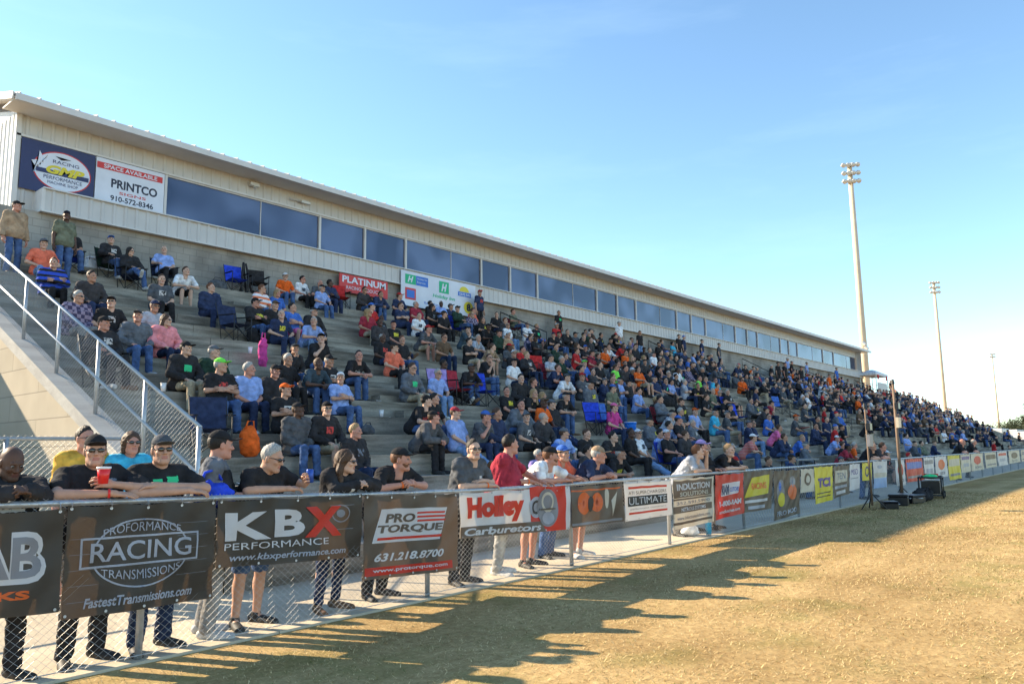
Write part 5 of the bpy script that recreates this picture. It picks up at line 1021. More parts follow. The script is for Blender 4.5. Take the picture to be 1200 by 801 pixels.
f=Field((-.8,-.4,-.05),(.8,.4,.5),.03); f.ell((-.3,0,.12),(.35,.2,.18),.05); f.ell((.3,.05,.10),(.3,.22,.16),.05); f.noise(.03,9,2); v,q=f.mesh(); o=link('gear_bag',arr_mesh('gear_bag',v,q,[M['c_black']],None,True),None,(23.2,5.0,0)); tag(o,'slumped black gear bag on grass behind the cases','bag')
mb=MB(); mb.tube([(-.3,-.1,.28),(-.1,-.15,.38),(.2,-.1,.30)],.015,6); mb.build('strap',M['c_black'],o,True)
t=empty('generator',(24.6,5.1,0),.15); t.scale=(.8,.8,.8); tag(t,'black-framed portable generator with bright green top on grass','generator')
mb=MB()
for y in(-.35,.35):
    mb.tube([(-.62,y,.12),(.62,y,.12),(.62,y,.72),(-.62,y,.72),(-.62,y,.12)],.028,8)
for x in(-.62,.62):
    for z in(.12,.72): mb.tube([(x,-.35,z),(x,.35,z)],.028,8)
mb.build('frame',M['dark_pipe'],t,True)
mb=MB(); mb.box(-.52,.52,-.28,.28,.16,.60); mb.build('engine_box',M['screen_dark'],t)
mb=MB(); mb.box(-.42,-.10,-.30,-.285,.25,.55); mb.build('control_panel',M['v_grey'],t); mb=MB(); mb.box(.0,.22,-.30,-.285,.22,.55); mb.build('grille',M['v_silver'],t)
f=Field((-.5,-.4,.5),(.5,.4,.95),.025); f.ell((-.1,0,.74),(.33,.24,.08),.03); f.noise(.01,12,3); v,q=f.mesh(); link('top_cover',arr_mesh('c',v,q,[M['green_paint']],None,True),t)
mb=MB(); mb.box(.25,.55,-.22,.22,.74,.82); mb.build('fuel_tank',M['v_red'],t)
for x in(-.5,.5):
    for y in(-.38,.38): mb=MB(); mb.tube([(x,y-.03,.11),(x,y+.03,.11)],.11,14); mb.build('wheel',M['rubber'],t)
# camp chairs (empty) : one kind, copied
def make_chair():
    t=empty('camp_chair'); 
    def fab(P,name):
        n=8; V=[];
        for i in range(n+1):
            for j in range(n+1):
                u,v=i/n,j/n; p=(1-u)*(1-v)*P[0]+u*(1-v)*P[1]+u*v*P[2]+(1-u)*v*P[3]; p=p+P[4]*math.sin(math.pi*u)*math.sin(math.pi*v)**.6; V.append(p)
        Q=[(i*(n+1)+j,(i+1)*(n+1)+j,(i+1)*(n+1)+j+1,i*(n+1)+j+1) for i in range(n) for j in range(n)]
        return link(name,arr_mesh(name,V,np.array(Q),[M['c_royal']],None,True),t)
    A=np.array
    fab([A([-.25,-.24,.43]),A([.25,-.24,.43]),A([.26,.22,.40]),A([-.26,.22,.40]),A([0,0,-.05])],'seat')
    fab([A([-.26,.21,.42]),A([.26,.21,.42]),A([.27,.34,.92]),A([-.27,.34,.92]),A([0,.04,0])],'backrest')
    mb=MB()
    for s in(-1,1):
        mb.tube([(s*.27,.36,.94),(s*.26,.20,.40),(s*.24,.16,.0)],.011,6); mb.tube([(s*.25,-.26,.62),(s*.25,-.26,.0)],.011,6); mb.tube([(s*.25,-.26,.02),(s*.24,.22,.42)],.009,6)
    mb.tube([(-.25,-.26,.02),(.25,-.26,.42)],.009,6); mb.tube([(.25,-.26,.02),(-.25,-.26,.42)],.009,6); mb.tube([(-.24,.18,.02),(.25,.2,.42)],.009,6)
    mb.build('frame',M['dark_pipe'],t,True)
    for s in(-1,1): mb=MB(); mb.obox((s*.26,-.02,.63),(.035,0,0),(0,.25,.01),(0,0,.008)); mb.build('armrest',M['c_black'],t)
    return t
CH0=None
def place_chair(x,k,col,label=None,rz=0,dy=.42,loc=None):
    global CH0
    if CH0 is None: CH0=make_chair(); t=CH0; kids=list(t.children)
    else:
        t=CH0.copy(); COL.objects.link(t); kids=[]
        for c in CH0.children: d=c.copy(); COL.objects.link(d); d.parent=t; kids.append(d)
    t.location=loc or (x,Y0_+RUN*(k-1)+dy,RISE*k+.003); t.rotation_euler=(0,0,rz)
    for c in kids:
        if c.name.startswith('seat') or c.name.startswith('backrest'): setmat(c,M['c_'+col])
    tag(t,label,'camp chair','folding camp chairs on the tiers'); return t
for x,k,c,l in [(12.14,17,'royal','empty blue camp chair on top tier beside a stroller'),(12.86,17,'blackj','empty black camp chair against the block wall'),(9.42,11,'navy','empty navy camp chair with white piping halfway up'),(13.08,7,'lavender','empty violet camp chair beside a dark red one'),(13.7,7,'maroon','empty dark red camp chair beside violet one'),(14.65,7,'royal','bright blue camp chair folded back on the middle tiers'),
 (19.98,10,'red','empty red and black camp chair past the first aisle'),(19.28,8,'orange','bright orange-red camp chair on the middle tiers'),(17.41,5,'royal','blue camp chair on low tier beside the bucket'),(18.0,5,'blue','second blue camp chair nearest to the blue bucket'),(5.92,4,'navy','navy camp chair behind the grey hooded jacket man'),(16.0,17,'red','red camp chair below the red wall sign')]: place_chair(x,k,c,l,random.uniform(-.4,.5))
for x,k,c in [(28.5,6,'royal'),(33.2,5,'red'),(36.9,8,'blue'),(41.3,6,'black'),(27.6,10,'black'),(45.2,9,'royal')]: place_chair(x,k,c,'%s camp chair among the crowd on the %s tier'%({'royal':'bright blue','red':'red','blue':'mid-blue','black':'black'}[c],{5:'fifth',6:'sixth',8:'eighth',9:'ninth',10:'tenth'}[k]),random.uniform(-.4,.5))
def on(k,x,dy=.3): return (x,Y0_+RUN*(k-1)+dy,RISE*k+.002)
# cooler
t=empty('cooler',on(17,8.06,.35)); tag(t,'white cooler on the top tier between two seated people','cooler')
mb=MB(); mb.box(-.22,.22,-.15,.15,0,.28); o=mb.build('body',M['c_white'],t); o.modifiers.new('b','BEVEL').width=.02
mb=MB(); mb.box(-.23,.23,-.16,.16,.283,.34); o=mb.build('lid',M['cup_white'],t); o.modifiers.new('b','BEVEL').width=.02
mb=MB(); mb.tube([(-.2,-.17,.24),(-.2,-.2,.38),(.2,-.2,.38),(.2,-.17,.24)],.01,6); mb.build('handle',M['v_grey'],t,True)
t=MB(); t.tube([(0,0,0),(0,0,.30),(0,0,.345),(0,0,.35),(0,0,.375)],[.145,.165,.168,.18,.18],24); o=t.build('bucket',M['plastic_blue'],None,True,on(5,18.7,.2)); tag(o,'blue plastic bucket with white label on low tier','bucket'); q=MB(); q.tube([(0,0,.377),(0,0,.392)],.175,24); q.build('lid',M['cup_white'],o,True); q=MB(); q.tube([(-.175,0,.33),(-.12,-.10,.17),(0,-.165,.12),(.12,-.10,.17),(.175,0,.33)],.005,6); q.build('handle',M['galv'],o,True); q=MB(); q.box(.07,.13,-.150,-.145,.1,.22); q.build('label',M['cup_white'],o)
for i,(k,x,l) in enumerate([(10,9.15,'white foam cup on tread above the khaki-trousered man'),(7,6.14,'white foam cup on tread beside the railing'),(6,10.23,'white cup standing alone on a lower tier'),(8,16.56,'white cup beside man in black on the eighth tier'),(12,16.6,'white cup on an upper tier near shorts-wearing men'),(13,20.3,'small white cup among crowd below the windows')]):
    cup(*on(k,x,.08),l,'cup_white',.14,.048,.035)
def softbag(x,k,m,label,sz=(.2,.15,.17),name='bag',cat='bag',dy=.4,loc=None,seed=1):
    f=Field((-sz[0]-.12,-sz[1]-.12,-.05),(sz[0]+.12,sz[1]+.12,sz[2]*2+.15),.018); f.ell((0,0,sz[2]),sz,.04); f.ell((sz[0]*.3,0,sz[2]*.6),(sz[0]*.8,sz[1],sz[2]*.6),.04); f.noise(.012,20,seed); f.cut((0,0,.003),(0,0,-1)); v,q=f.mesh()
    o=link(name,arr_mesh(name,v,q,[M[m]],None,True),None,loc or on(k,x,dy)); tag(o,label,cat); mb=MB(); mb.tube([(-sz[0]*.5,0,sz[2]*1.7),(-sz[0]*.3,-.03,sz[2]*2.3),(sz[0]*.3,-.03,sz[2]*2.3),(sz[0]*.5,0,sz[2]*1.6)],.012,6); mb.build('strap',M[m],o,True); return o
softbag(6.54,4,'c_orange','orange-red rucksack lying on a low tier',(.16,.13,.24),'rucksack','rucksack'); softbag(9.17,9,'c_magenta','magenta folded umbrella bag leaning on the middle tiers',(.10,.09,.34),'umbrella_bag','bag'); softbag(11.51,17,'c_dgrey','grey duffel bag on top tier against wall',(.3,.15,.17)); softbag(10.42,11,'c_blackj','black holdall beside navy camp chair',(.28,.18,.2)); softbag(9.5,5,'c_dgrey','small grey bag on a low tier',(.14,.1,.1)); softbag(10.0,11,'c_black','black backpack behind the holdall',(.16,.14,.22),dy=.6)
softbag(19.0,6,'c_orange','orange bag below the orange camp chair',(.2,.15,.15)); softbag(25.6,8,'c_black','black bag pile beside second aisle',(.4,.2,.22)); softbag(0,0,'c_white','crumpled white carrier bag on the pavement by fence',(.17,.14,.09),loc=(12.3,6.35,.032)); softbag(0,0,'c_black','dark bag on the pavement behind the white carrier bag',(.2,.12,.1),loc=(12.75,6.7,.032))
cup(12.62,6.15,.032,'teal drink cup standing on the pavement by fence','c_cyan',.22,.06,.045)
# stroller
t=empty('stroller',on(17,12.45,.55)); tag(t,'folded dark pushchair on the top tier by the wall','pushchair')
mb=MB(); mb.tube([(-.2,-.2,.1),(0,.05,1.05),(.02,.08,1.05),(.22,.2,.1)],.035,8); mb.tube([(.15,-.2,.1),(.05,.0,1.02)],.03,8); mb.build('frame',M['c_blackj'],t,True)
for x,y in((-.2,-.2),(.2,-.2),(.22,.2)): mb=MB(); mb.tube([(x-.02,y,.09),(x+.02,y,.09)],.09,12); mb.build('wheel',M['rubber'],t)
# bench / folding table at the front
t=empty('folding_table',(23.6,8.45,RISE)); tag(t,'long folding table on lowest tier beside the second aisle','table')
mb=MB(); mb.box(-.95,.95,-.3,.3,.70,.74); mb.build('table_top',M['v_grey'],t)
for x in(-.8,.8): mb=MB(); mb.tube([(x,-.27,0),(x,-.2,.70),(x,.2,.70),(x,.27,0)],.018,6); mb.build('leg',M['dark_pipe'],t,True)
# ---- background beyond the stand
def tree(x,y,h,r,seed,label):
    t=empty('tree',(x,y,0)); tag(t,label,'tree','trees along the horizon'); rr=np.random.default_rng(seed)
    mb=MB(); mb.tube([(0,0,0),(.1,0,h*.35),(.0,.2,h*.8)],[.22,.15,.05],8)
    for i in range(6): a=rr.uniform(0,6.3); z=h*rr.uniform(.3,.6); mb.tube([(0,0,z),(math.cos(a)*r*.5,math.sin(a)*r*.5,z+h*.2)],[.08,.03],5)
    mb.build('trunk',M['bark'],t,True)
    n=5200; cl=rr.normal(size=(26,3)); cl/=np.linalg.norm(cl,axis=1)[:,None]; cl*=rr.uniform(.2,1,26)[:,None]**.5; cl=cl*np.array([r,r,h*.36])+np.array([0,0,h*.62])
    c=cl[rr.integers(0,26,n)]+rr.normal(size=(n,3))*r*.20; s=rr.uniform(.12,.30,n)[:,None]*(h/9); a=rr.normal(size=(n,3)); a/=np.linalg.norm(a,axis=1)[:,None]; b=np.cross(a,rr.normal(size=(n,3))); b/=np.linalg.norm(b,axis=1)[:,None]
    V=np.stack([c-a*s,c+b*s*.6,c+a*s,c-b*s*.6],1).reshape(-1,3); link('crown',arr_mesh('crown',V,np.arange(n*4).reshape(-1,4),[M['leaf']]),t)
M['bark']=mat('bark',(.10,.07,.05),.9,.3,6); M['leaf']=mat('leaf',(.045,.055,.028),.8,.5,.8,transl=.12,tcol=(.08,.10,.03))
M['pine']=mat('pine_needles',(.045,.06,.03),.8,.5,.8,transl=.2,tcol=(.10,.12,.03))
for i,(x,y,h,r) in enumerate([(200,19.6,9.6,2.4),(240,34,6,5),(245,20,6.5,5),(250,28,7,6),(255,36,6,5),(262,44,6.5,6),(228,27,6.5,4),(300,52,7,7)]): 
    tree(x,y,h,r,i,['tall tree whose crown enters the far edge beyond the track','low rounded tree behind the white trailers','low scrubby tree beside the third light pole','broad low tree far beyond the stand end','small tree farther along the horizon','wide distant tree behind the tents','small bushy tree near the tall tree','farthest hazy tree beyond the third light pole'][i])
def trailer(x,y,l,h,label,m='white_metal'):
    t=empty('trailer',(x,y,0)); tag(t,label,'trailer'); mb=MB(); mb.box(-l/2,l/2,-1.2,1.2,.5,h); o=mb.build('body',M[m],t); o.modifiers.new('b','BEVEL').width=.12
    mb=MB(); mb.box(-l*.2,-l*.2+.9,-1.23,-1.2,.7,2.4); mb.build('door',M['v_grey'],t); mb=MB(); mb.box(-l/2-.01,l/2+.01,-1.215,-1.2,1.1,1.3); mb.build('stripe',M['v_blue'],t)
    for s in(-.35,-.05): mb=MB(); mb.tube([(l*s,-1.15,.4),(l*s,-.9,.4)],.4,14); mb.build('wheel',M['rubber'],t)
for x,y,l,h,lb in [(150,26.2,8,4.0,'long white trailer beyond the stand end'),(158,21.5,8,3.7,'shorter white trailer beside the tall tree'),(176,26,9,4.2,'white trailer behind the tents'),(186,22.5,10,3.8,'white race trailer far down the track side'),(170,19.2,6,3.2,'small white trailer nearest to track')]: trailer(x,y,l,h,lb)
def tent(x,y,w,h,m,label):
    t=empty('tent',(x,y,0)); tag(t,label,'tent'); mb=MB(); a=w/2; mb.add([(-a,-a,h*.68),(a,-a,h*.68),(a,a,h*.68),(-a,a,h*.68),(0,0,h),(-a,-a,h*.6),(a,-a,h*.6),(a,a,h*.6),(-a,a,h*.6)],[(0,1,6,5),(1,2,7,6),(2,3,8,7),(3,0,5,8)],[(0,1,4),(1,2,4),(2,3,4),(3,0,4)]); mb.build('canopy',M[m],t)
    for i in(-1,1):
        for j in(-1,1): mb=MB(); mb.tube([(i*a,j*a,0),(i*a,j*a,h*.64)],.04,6); mb.build('leg',M['lamp'],t)
tent(104,23.5,5,4.6,'c_white','white pop-up tent just past the far end of the stand'); tent(108,21.0,5,4.0,'c_blue','blue pop-up tent past the far end of the stand'); tent(113,24.0,4,4.6,'c_white','smaller white tent behind the blue one')

mb=MB(); rl=np.random.default_rng(5)
for i in range(170):
    k=int(rl.integers(1,NT)); x=rl.uniform(5,60); y=Y0_+RUN*(k-1)+rl.uniform(.08,.7); z=RISE*k+.004; a=rl.uniform(0,3.1); c,s_=math.cos(a),math.sin(a); l=rl.uniform(.03,.09)
    if i%3: mb.obox((x,y,z+.012),(c*l,s_*l,.008),(-s_*l*.6,c*l*.6,.01),(0,0,.003))
    else: mb.tube([(x,y,z+.03),(x+c*.16,y+s_*.16,z+.03)],.028,7)
o=mb.build('litter',M['cup_white']); tag(o,'scattered paper scraps and bottles on the concrete treads','litter',kind='stuff')

# ---------------------------------------------------------------- spectators
ORD=['','lowest','second','third','fourth','fifth','sixth','seventh','eighth','ninth','tenth','eleventh','twelfth','thirteenth','fourteenth','fifteenth','sixteenth','top']
def zone(X):
    z=[(8.6,'beside the end railing'),(11.75,'before the first aisle'),(17.9,'past the first aisle'),(24,'before the second aisle'),(30,'past the second aisle'),(36.2,'before the third aisle'),(42.3,'past the third aisle'),(48.4,'before the fourth aisle'),(54.5,'past the fourth aisle'),(60.6,'before the fifth aisle'),(72.8,'past the fifth aisle'),(200,'beyond the sixth aisle')]
    for a,b in z:
        if X<a: return b
POSEW={'s':'','h':'','l':'leaning','f':'leaning','x':'','e':'reclining','g':'','w':'','b':'','c':'in camp chair','ce':'in camp chair','st':'standing','stx':'standing'}
LISTED='''11.46|2|g|lavender|hg|jeans
11.98|2|s|greyj|cb|jeans
13.04|2|s|darkj|hk|black
13.89|2|l|black|ck|black
7.78|3|h|blackj|hy|jeansd
13.31|3|s|lblue|cg|jeans
14.85|3|l|blackj|hk|black
16.11|3|h|black|hk|black
16.63|3|e|white|cw|jeansl
17.41|3|s|lblue|hk|navy
22.62|3|l|plaidr|cw|jeans
25.18|3|l|navyj|hb|jeans
30.67|3|l|lblue|cw|jeans
7.26|4|h|greyblk|ck|jeans
7.76|4|s|blackj|ck|khakish
9.91|4|l|greyblk|ck|black
10.98|4|e|lblue|cm|jeansl
11.5|4|f|dgrey|cb|navy
12.02|4|s|navyj|hb|jeans
12.99|4|s|dgrey|cg|black
13.62|4|s|darkj|bald|black
18.95|4|l|lblue|hk|navy
26.81|4|l|pink|hb|black
31.38|4|s|navyj|hk|jeansd
7.55|5|x|black|co|black
10.49|5|l|black|ck|jeans
10.99|5|s|black|hk|jeans
17.77|5|s|magenta|cp|navy
22.52|5|s|lblue|co|black
23.98|5|s|cyan|ck|jeans
28.58|5|s|blue|hk|black
6.79|6|x|black|cl|jeans
7.31|6|h|lblue|hg|navy
7.83|6|h|blackj|ck|black
9.29|6|x|lblue|cw|jeans
15.68|6|g|blue|ly|jeans
16.33|6|l|black|ck|jeans
5.35|7|c|blackj|ck|black
6.51|7|s|blackj|ck|khaki
7.08|7|h|dgreen|cg|black
8.56|7|s|black|hg|black
9.08|7|l|teal|hb|jeans
9.6|7|x|black|ck|black
11.81|7|s|greyj|hb|khaki
12.65|7|s|lblue|hg|jeansl
15.71|7|s|blackj|hk|black
16.26|7|s|black|hb|khaki
21.74|7|s|lblue|hk|jeans
9.12|8|f|blackj|cd|jeans
10.71|8|l|black|hk|jeans
6.37|9|s|greyj|cd|jeans
6.89|9|s|pinkj|lb|jeansd
10.34|9|f|black|ck|jeans
12.66|9|s|coral|ck|black
15.97|9|f|black|hb|jeans
26.42|9|s|navy|hk|black
30.98|9|s|orange|hb|black
5.63|10|h|plaid|hg|greyp
6.21|10|s|black|ck|black
7.02|10|s|lgrey|cn|black
13.0|10|h|black|bald|navy
13.67|10|h|black|hr|jeans
22.11|10|s|blue|cl|jeans
23.06|10|s|black|hb|black
24.14|10|s|lime|hb|jeans
30.91|10|s|lime|hb|black
31.47|10|s|orange|hb|black
32.51|10|s|cyan|hb|black
10.45|11|s|navy|hg|navy
11.23|11|l|lblue|hg|jeansl
15.99|11|s|brown|hb|jeansd
17.14|11|x|black|hk|khakish
17.84|11|l|tan|hb|khakish
18.97|11|s|dgrey|cr|jeans
19.67|11|s|red|hk|jeans
30.45|11|s|white|hk|jeans
37.32|11|s|orange|hb|black
6.41|12|s|darkj|hk|navy
10.27|12|x|blackj|ck|jeans
10.79|12|s|blackj|cbr|jeans
11.33|12|x|blue|hk|pinkp
11.93|12|s|blackj|ck|black
15.83|12|l|dgrey|cr|khakish
23.88|12|s|red|hb|black
30.22|12|s|black|hk|jeans
31.0|12|s|black|hb|jeans
50.67|12|st|darkj|hk|jeansd
5.98|13|x|blueblackj|hb|black
8.28|13|h|dgrey|hb|black
9.5|13|h|navyj|hr|navy
20.26|13|s|dgreen|ck|black
20.78|13|s|tan|cw|khaki
27.09|13|s|orange|hb|black
28.72|13|s|orange|hb|khakish
47.86|13|s|orange|hb|black
57.09|13|st|orange|hb|white
11.35|14|s|striped|hr|jeans
11.87|14|g|blue|ly|black
17.18|14|s|white|hk|navy
36.17|14|s|blue|hb|lblue
49.42|14|st|black|hk|black
50.62|14|st|black|hb|black
53.64|14|st|black|hk|jeans
5.74|15|st|tan jacket|ck|jeans
6.26|15|s|coral|cg|jeansl
6.78|15|st|olive|cb2|jeans
8.4|15|ce|blackj|lk|jeans
9.53|15|l|white|hb|blacksh
17.13|15|x|navy|hb|navy
7.23|16|c|black|hk|jeans
8.23|16|c|blackj|cb|jeans
9.6|16|c|lblue|bald|black
19.27|16|s|black|lk|black
23.39|16|s|darkj|hr|black
24.88|16|h|white|hb|khaki
25.51|16|h|black|hy|bluesh
29.72|16|s|whitered|hb|white
34.59|16|st|black|hb|jeansl
56.25|16|st|black|hk|navy
13.64|17|s|orange|cw|jeans
14.25|17|s|white|hk|black
14.77|17|l|dgrey|bald|jeans
16.79|17|s|darkj|hk|jeans
17.29|17|l|navyj|hk|jeans
18.4|17|s|navy|cr|jeans
21.04|17|s|navyj|cd|jeans
22.3|17|s|coral|hb|jeansl
23.77|17|s|black|hb|navy
28.65|17|st|black|hk|black
30.26|17|s|lblue|hk|jeans
31.57|17|s|black|hk|black
32.73|17|s|black|lk|navy
33.25|17|s|blue|hb|jeans
34.46|17|s|lavender|hb|black
37.33|17|s|black|hk|black
69.14|17|st|blue|hk|blue'''
P=[]
for ln in LISTED.split('\n'):
    a=ln.split('|'); P.append([float(a[0]),int(a[1]),a[2],a[3],a[4],a[5],True])
LONGSKIRT=None
def dens(X,k):
    up=k/NT
    if X<18: return .12+.10*(k>6)
    if X<24: return .30+.16*(k>5)
    if X<34: base=.24+.55*min(1,max(0,(k-3)/7))
    elif X<48: base=.14+.66*min(1,max(0,(k-3)/7))
    elif X<79: base=.16+.66*min(1,max(0,(k-2.5)/6))
    elif X<100: base=.10+.66*min(1,max(0,(k-3)/7))
    else: base=.06+.50*min(1,max(0,(k-3)/6))
    n=.5+.5*math.sin(X*.42+k*.9+1.3*math.sin(X*.17+k*.35)); n2=.5+.5*math.sin(X*.23-k*.55+2)
    return base*(.06+.66*n+.36*n2)
SH=['black']*30+['blackj']*12+['navy']*9+['darkj']*7+['dgrey']*8+['greyj']*5+['navyj']*5+['lblue']*4+['white']*3+['blue']*2+['red']*2+['orange']+['coral']+['brown']*2+['olive']*2+['tan']*2+['teal']*3+['lgrey']*3+['dgreen']*2+['plaid','maroon','maroon']
SHF=['lblue']*6+['white']*6+['blue']*7+['red']*3+['orange']*2+['greyj']*6+['lgrey']*5+['tan']*3+['coral']*2+['cyan']
HD=['ck']*12+['hk']*12+['hb']*12+['hg']*5+['hy']*3+['hr']*3+['cb']*3+['cg']*4+['cw']*3+['cr']*3+['cn']*3+['bald']*3+['lb']*2+['lk']*2+['ly']*2+['cd']*3+['ct','co','cm','cbr']
PT=['jeans']*10+['jeansd']*7+['black']*9+['navy']*5+['khaki']*4+['khakish']*3+['greyp']*2+['blacksh']*2+['jeansl']*3
PO=['s']*5+['h']*5+['l']*4+['x']*4+['b']*2+['f']*1+['g']*2+['w']*2+['c']*2+['e']*2
rp=random.Random(11)
occ={}
for p in P: occ.setdefault(p[1],[]).append(p[0])
for o_ in list(COL.objects):
    if o_.get('category') in('camp chair','cooler','bucket','pushchair','rucksack','bag','cup','table') and o_.location.y>7.9:
        kk=int(round(o_.location.z/RISE)); occ.setdefault(kk,[]).extend([o_.location.x]+([o_.location.x-.6,o_.location.x+.6] if o_.get('category')=='table' else []))
for k in range(1,NT+1):
    X=12.9+rp.uniform(0,.6)
    while X<XEND-.8:
        d=dens(X,k)
        if rp.random()<d and min([abs(X-a) for a in AIS])>.75 and all(abs(X-q)>.50 for q in occ.get(k,[])):
            pose=rp.choice(PO)
            if k==NT and rp.random()<.16: pose='st'
            P.append([round(X,2),k,pose,rp.choice(SH if X<34 else SH+SHF),rp.choice(HD),rp.choice(PT),False]); occ.setdefault(k,[]).append(X)
        X+=rp.uniform(.50,.68)
P.sort(key=lambda p:(not p[6],p[0]))
NFENCE=22
indiv=P[:300-NFENCE]; rest=P[300-NFENCE:]
seen={}; SKS='aabbbcceead'
GC='spectators seated on the concrete tiers'
def lab(p):
    X,k,pose,s,h,pt,_=p
    w=POSEW[pose].replace('in camp chair','camp-chair'); sh=SHIRTWORD[{'tan jacket':'tan'}.get(s,s)]; tail='%s tier %s'%(ORD[k],zone(X))
    for parts in ([PANTWORD[pt],HEADWORD[h],w],[PANTWORD[pt],HEADWORD[h]],[HEADWORD[h],w],[HEADWORD[h]]):
        t='person in %s, %s, %s'%(sh,', '.join(q for q in parts if q),tail)
        if len(t.replace('-',' ').split())<=16: return t
    return t
used=set()
for p in indiv:
    for t in range(60):
        full=lab(p)
        if full not in used: break
        if p[6] and t<1: p[5]={'jeans':'jeansd','black':'navy','navy':'black'}.get(p[5],p[5]); continue
        p[5]=rp.choice(PT); p[4]=rp.choice(HD)
    used.add(full); var=rp.randrange(4)
    X,k,pose,s,h,pt,listed=p
    tpose={'b':'b'}.get(pose,pose)
    if X<21: 
        root=seat_person(X,k,tpose,s,h,pt,var if tpose in('s','h','l','x') else var%2,rz=rp.uniform(-.12,.22),skin=rp.choice(SKS))
    elif X<34 :
        root=seat_person(X,k,tpose,s,h,pt,var%2,rz=rp.uniform(-.2,.3),skin=rp.choice(SKS))
    else:
        i=FARP.index(pose) if pose in FARP[:7] else (8 if pose.startswith('st') else {'f':2,'w':5,'e':1,'c':7,'ce':7}.get(pose,0))
        yf=Y0_+RUN*(k-1); loc=(X,yf+(.22 if i<7 else .5),RISE*k+.002)
        root=link('person',FARM[i],None,loc); root.rotation_euler=(0,0,rp.uniform(-.3,.4)); g_=rp.uniform(.93,1.06); root.scale=(g_*rp.choice([1,1,-1]),g_,g_); hm=HEADSPEC[h][1]
        for sl_,m_ in enumerate(['skin_'+rp.choice(SKS),'c_'+{'tan jacket':'tan'}.get(s,s),pantspec(pt)[1],'shoe',hm or 'hair_k']): setmat(root,M[m_],sl_)
    tag(root,full,'person',GC)
    if pose in('c','ce') and X<34:
        yf=Y0_+RUN*(k-1); dy=.50 if k<NT else .55
        cc=rp.choice(['black','navy','royal','blackj','dgreen','greyj'] if p[6] else ['black','navy','royal','maroon'])
        ch=place_chair(X,k,cc,None,root.rotation_euler.z,loc=(X,yf+dy,RISE*k+.003)); ch['label']='%s camp chair under person in %s and %s, %s tier %s'%({'black':'black','navy':'navy','royal':'bright blue','blackj':'dark','dgreen':'dark green','greyj':'grey','maroon':'maroon'}[cc],SHIRTWORD[{'tan jacket':'tan'}.get(s,s)],PANTWORD[pt],ORD[k],'')
        ch['label']=ch['label'].strip()
# remaining far spectators as one mass
cm=['skin_b','c_black','c_navy','c_jeans','c_dgrey','c_greyj','c_lblue','c_white','c_blue','c_red','c_orange','c_brown','c_khaki','shoe','hair_b','hair_k','c_olive','c_pink','skin_c','c_jeansd','c_cyan','hair_g']
ci={n:i for i,n in enumerate(cm)}
Vs=[];Qs=[];Ms=[];n=0
for p in rest:
    X,k,pose,s,h,pt,_=p
    i={'s':0,'h':1,'l':2,'x':3,'b':4,'g':5,'c':7}.get(pose,8 if pose.startswith('st') else 0)
    v,q,mi=FARA[i]; a=rp.uniform(-.3,.4); ca,sa=math.cos(a),math.sin(a)
    V=np.stack([v[:,0]*ca-v[:,1]*sa+X,v[:,0]*sa+v[:,1]*ca+Y0_+RUN*(k-1)+(.22 if i<7 else .5),v[:,2]+RISE*k+.002],1)
    g=lambda nm,d: ci.get(nm,ci[d])
    mp=np.array([ci[rp.choice(['skin_b','skin_b','skin_c'])],g('c_'+s,rp.choice(['c_black','c_navy','c_dgrey'])),g(pantspec(pt)[1],'c_navy'),ci['shoe'],g(HEADSPEC[h][1],'hair_k')])
    Vs.append(V);Qs.append(q+n);Ms.append(mp[mi]);n+=len(V)
o=link('crowd',arr_mesh('crowd',np.concatenate(Vs),np.concatenate(Qs),[M[c] for c in cm],np.concatenate(Ms),True)); tag(o,'dense mass of spectators filling the far end of the stand','crowd',kind='stuff')
print('PEOPLE listed',sum(p[6] for p in P),'total',len(P),'indiv',len(indiv),'rest',len(rest),'last indiv X',indiv[-1][0])
# ---------------------------------------------------------------- camera, sun, sky
yaw=R(39.8); pit=math.atan(125/900); rol=.0155
F=Vector((math.cos(yaw)*math.cos(pit),math.sin(yaw)*math.cos(pit),math.sin(pit))); R0=Vector((math.sin(yaw),-math.cos(yaw),0)); U0=R0.cross(F)
Rv=R0*math.cos(rol)-U0*math.sin(rol); Uv=U0*math.cos(rol)+R0*math.sin(rol)
cam=bpy.data.cameras.new('camera'); cam.sensor_width=36; cam.lens=27; cam.clip_end=6000; cam.clip_start=.05
co=bpy.data.objects.new('camera',cam); COL.objects.link(co); mm=Matrix.Identity(4)
for i in range(3): mm[i][0]=Rv[i];mm[i][1]=Uv[i];mm[i][2]=-F[i]
mm.translation=Vector((0,0,1.55)); co.matrix_world=mm; SC.camera=co
sun=bpy.data.lights.new('sun','SUN'); sun.energy=4.9; sun.angle=R(.53); sun.color=(1.0,.83,.60); so=bpy.data.objects.new('sun',sun); COL.objects.link(so)
so.rotation_euler=Vector(-Vector(SUNV.tolist())).to_track_quat('-Z','Y').to_euler()
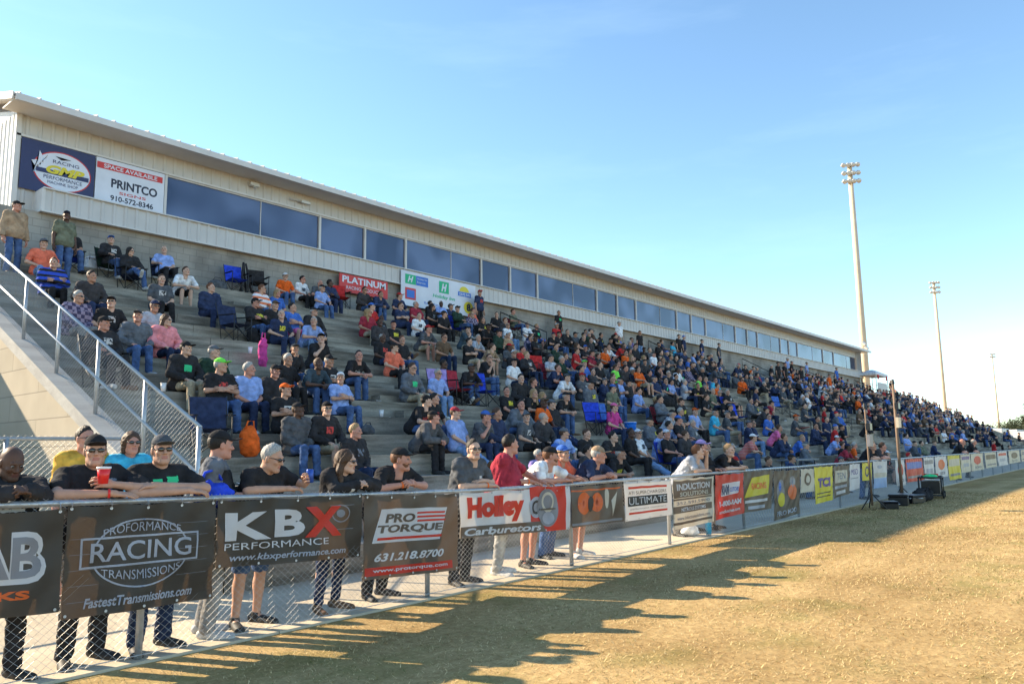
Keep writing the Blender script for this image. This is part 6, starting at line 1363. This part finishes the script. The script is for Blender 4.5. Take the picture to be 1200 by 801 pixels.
w=bpy.data.worlds.new('World'); SC.world=w; w.use_nodes=True; nt=w.node_tree; nt.nodes.clear()
ow=N(nt,'ShaderNodeOutputWorld'); bg=N(nt,'ShaderNodeBackground'); bg.inputs['Strength'].default_value=SKYSTR
sk=N(nt,'ShaderNodeTexSky'); sk.sky_type='NISHITA'; sk.sun_disc=False; el=math.asin(SUNV[2]); sk.sun_elevation=el; sk.sun_rotation=math.atan2(SUNV[0],SUNV[1]); sk.altitude=0; sk.air_density=.85; sk.dust_density=.05; sk.ozone_density=1.4
# thin streaks of high cloud
tc=N(nt,'ShaderNodeTexCoord'); mp=N(nt,'ShaderNodeMapping'); mp.inputs['Scale'].default_value=(1.3,1.3,7); mp.inputs['Rotation'].default_value=(.25,.2,.3); no=N(nt,'ShaderNodeTexNoise'); no.inputs['Scale'].default_value=1.6; no.inputs['Detail'].default_value=8; no.inputs['Roughness'].default_value=.6; L(nt,tc.outputs['Generated'],mp.inputs[0]); L(nt,mp.outputs[0],no.inputs['Vector'])
cr=N(nt,'ShaderNodeValToRGB'); e=cr.color_ramp.elements; e[0].position=.52;e[1].position=.9; e[1].color=(.06,.06,.06,1); L(nt,no.outputs['Fac'],cr.inputs['Fac'])
mx=N(nt,'ShaderNodeMixRGB'); L(nt,cr.outputs[0],mx.inputs[0]); L(nt,sk.outputs[0],mx.inputs[1]); mx.inputs[2].default_value=(8.5,8.8,9.0,1); tn=N(nt,'ShaderNodeMixRGB',blend_type='MULTIPLY'); tn.inputs[0].default_value=1; tn.inputs[2].default_value=(.92,1.03,.99,1); L(nt,mx.outputs[0],tn.inputs[1]); L(nt,tn.outputs[0],bg.inputs[0]); L(nt,bg.outputs[0],ow.inputs[0])
SC.view_settings.view_transform='Standard'; SC.view_settings.look='None'; SC.view_settings.exposure=EXPO; SC.view_settings.gamma=1
SC.render.engine='CYCLES'; SC.cycles.max_bounces=5; SC.cycles.diffuse_bounces=3; SC.cycles.glossy_bounces=2; SC.cycles.transmission_bounces=2; SC.cycles.use_denoising=True; SC.cycles.sample_clamp_indirect=4
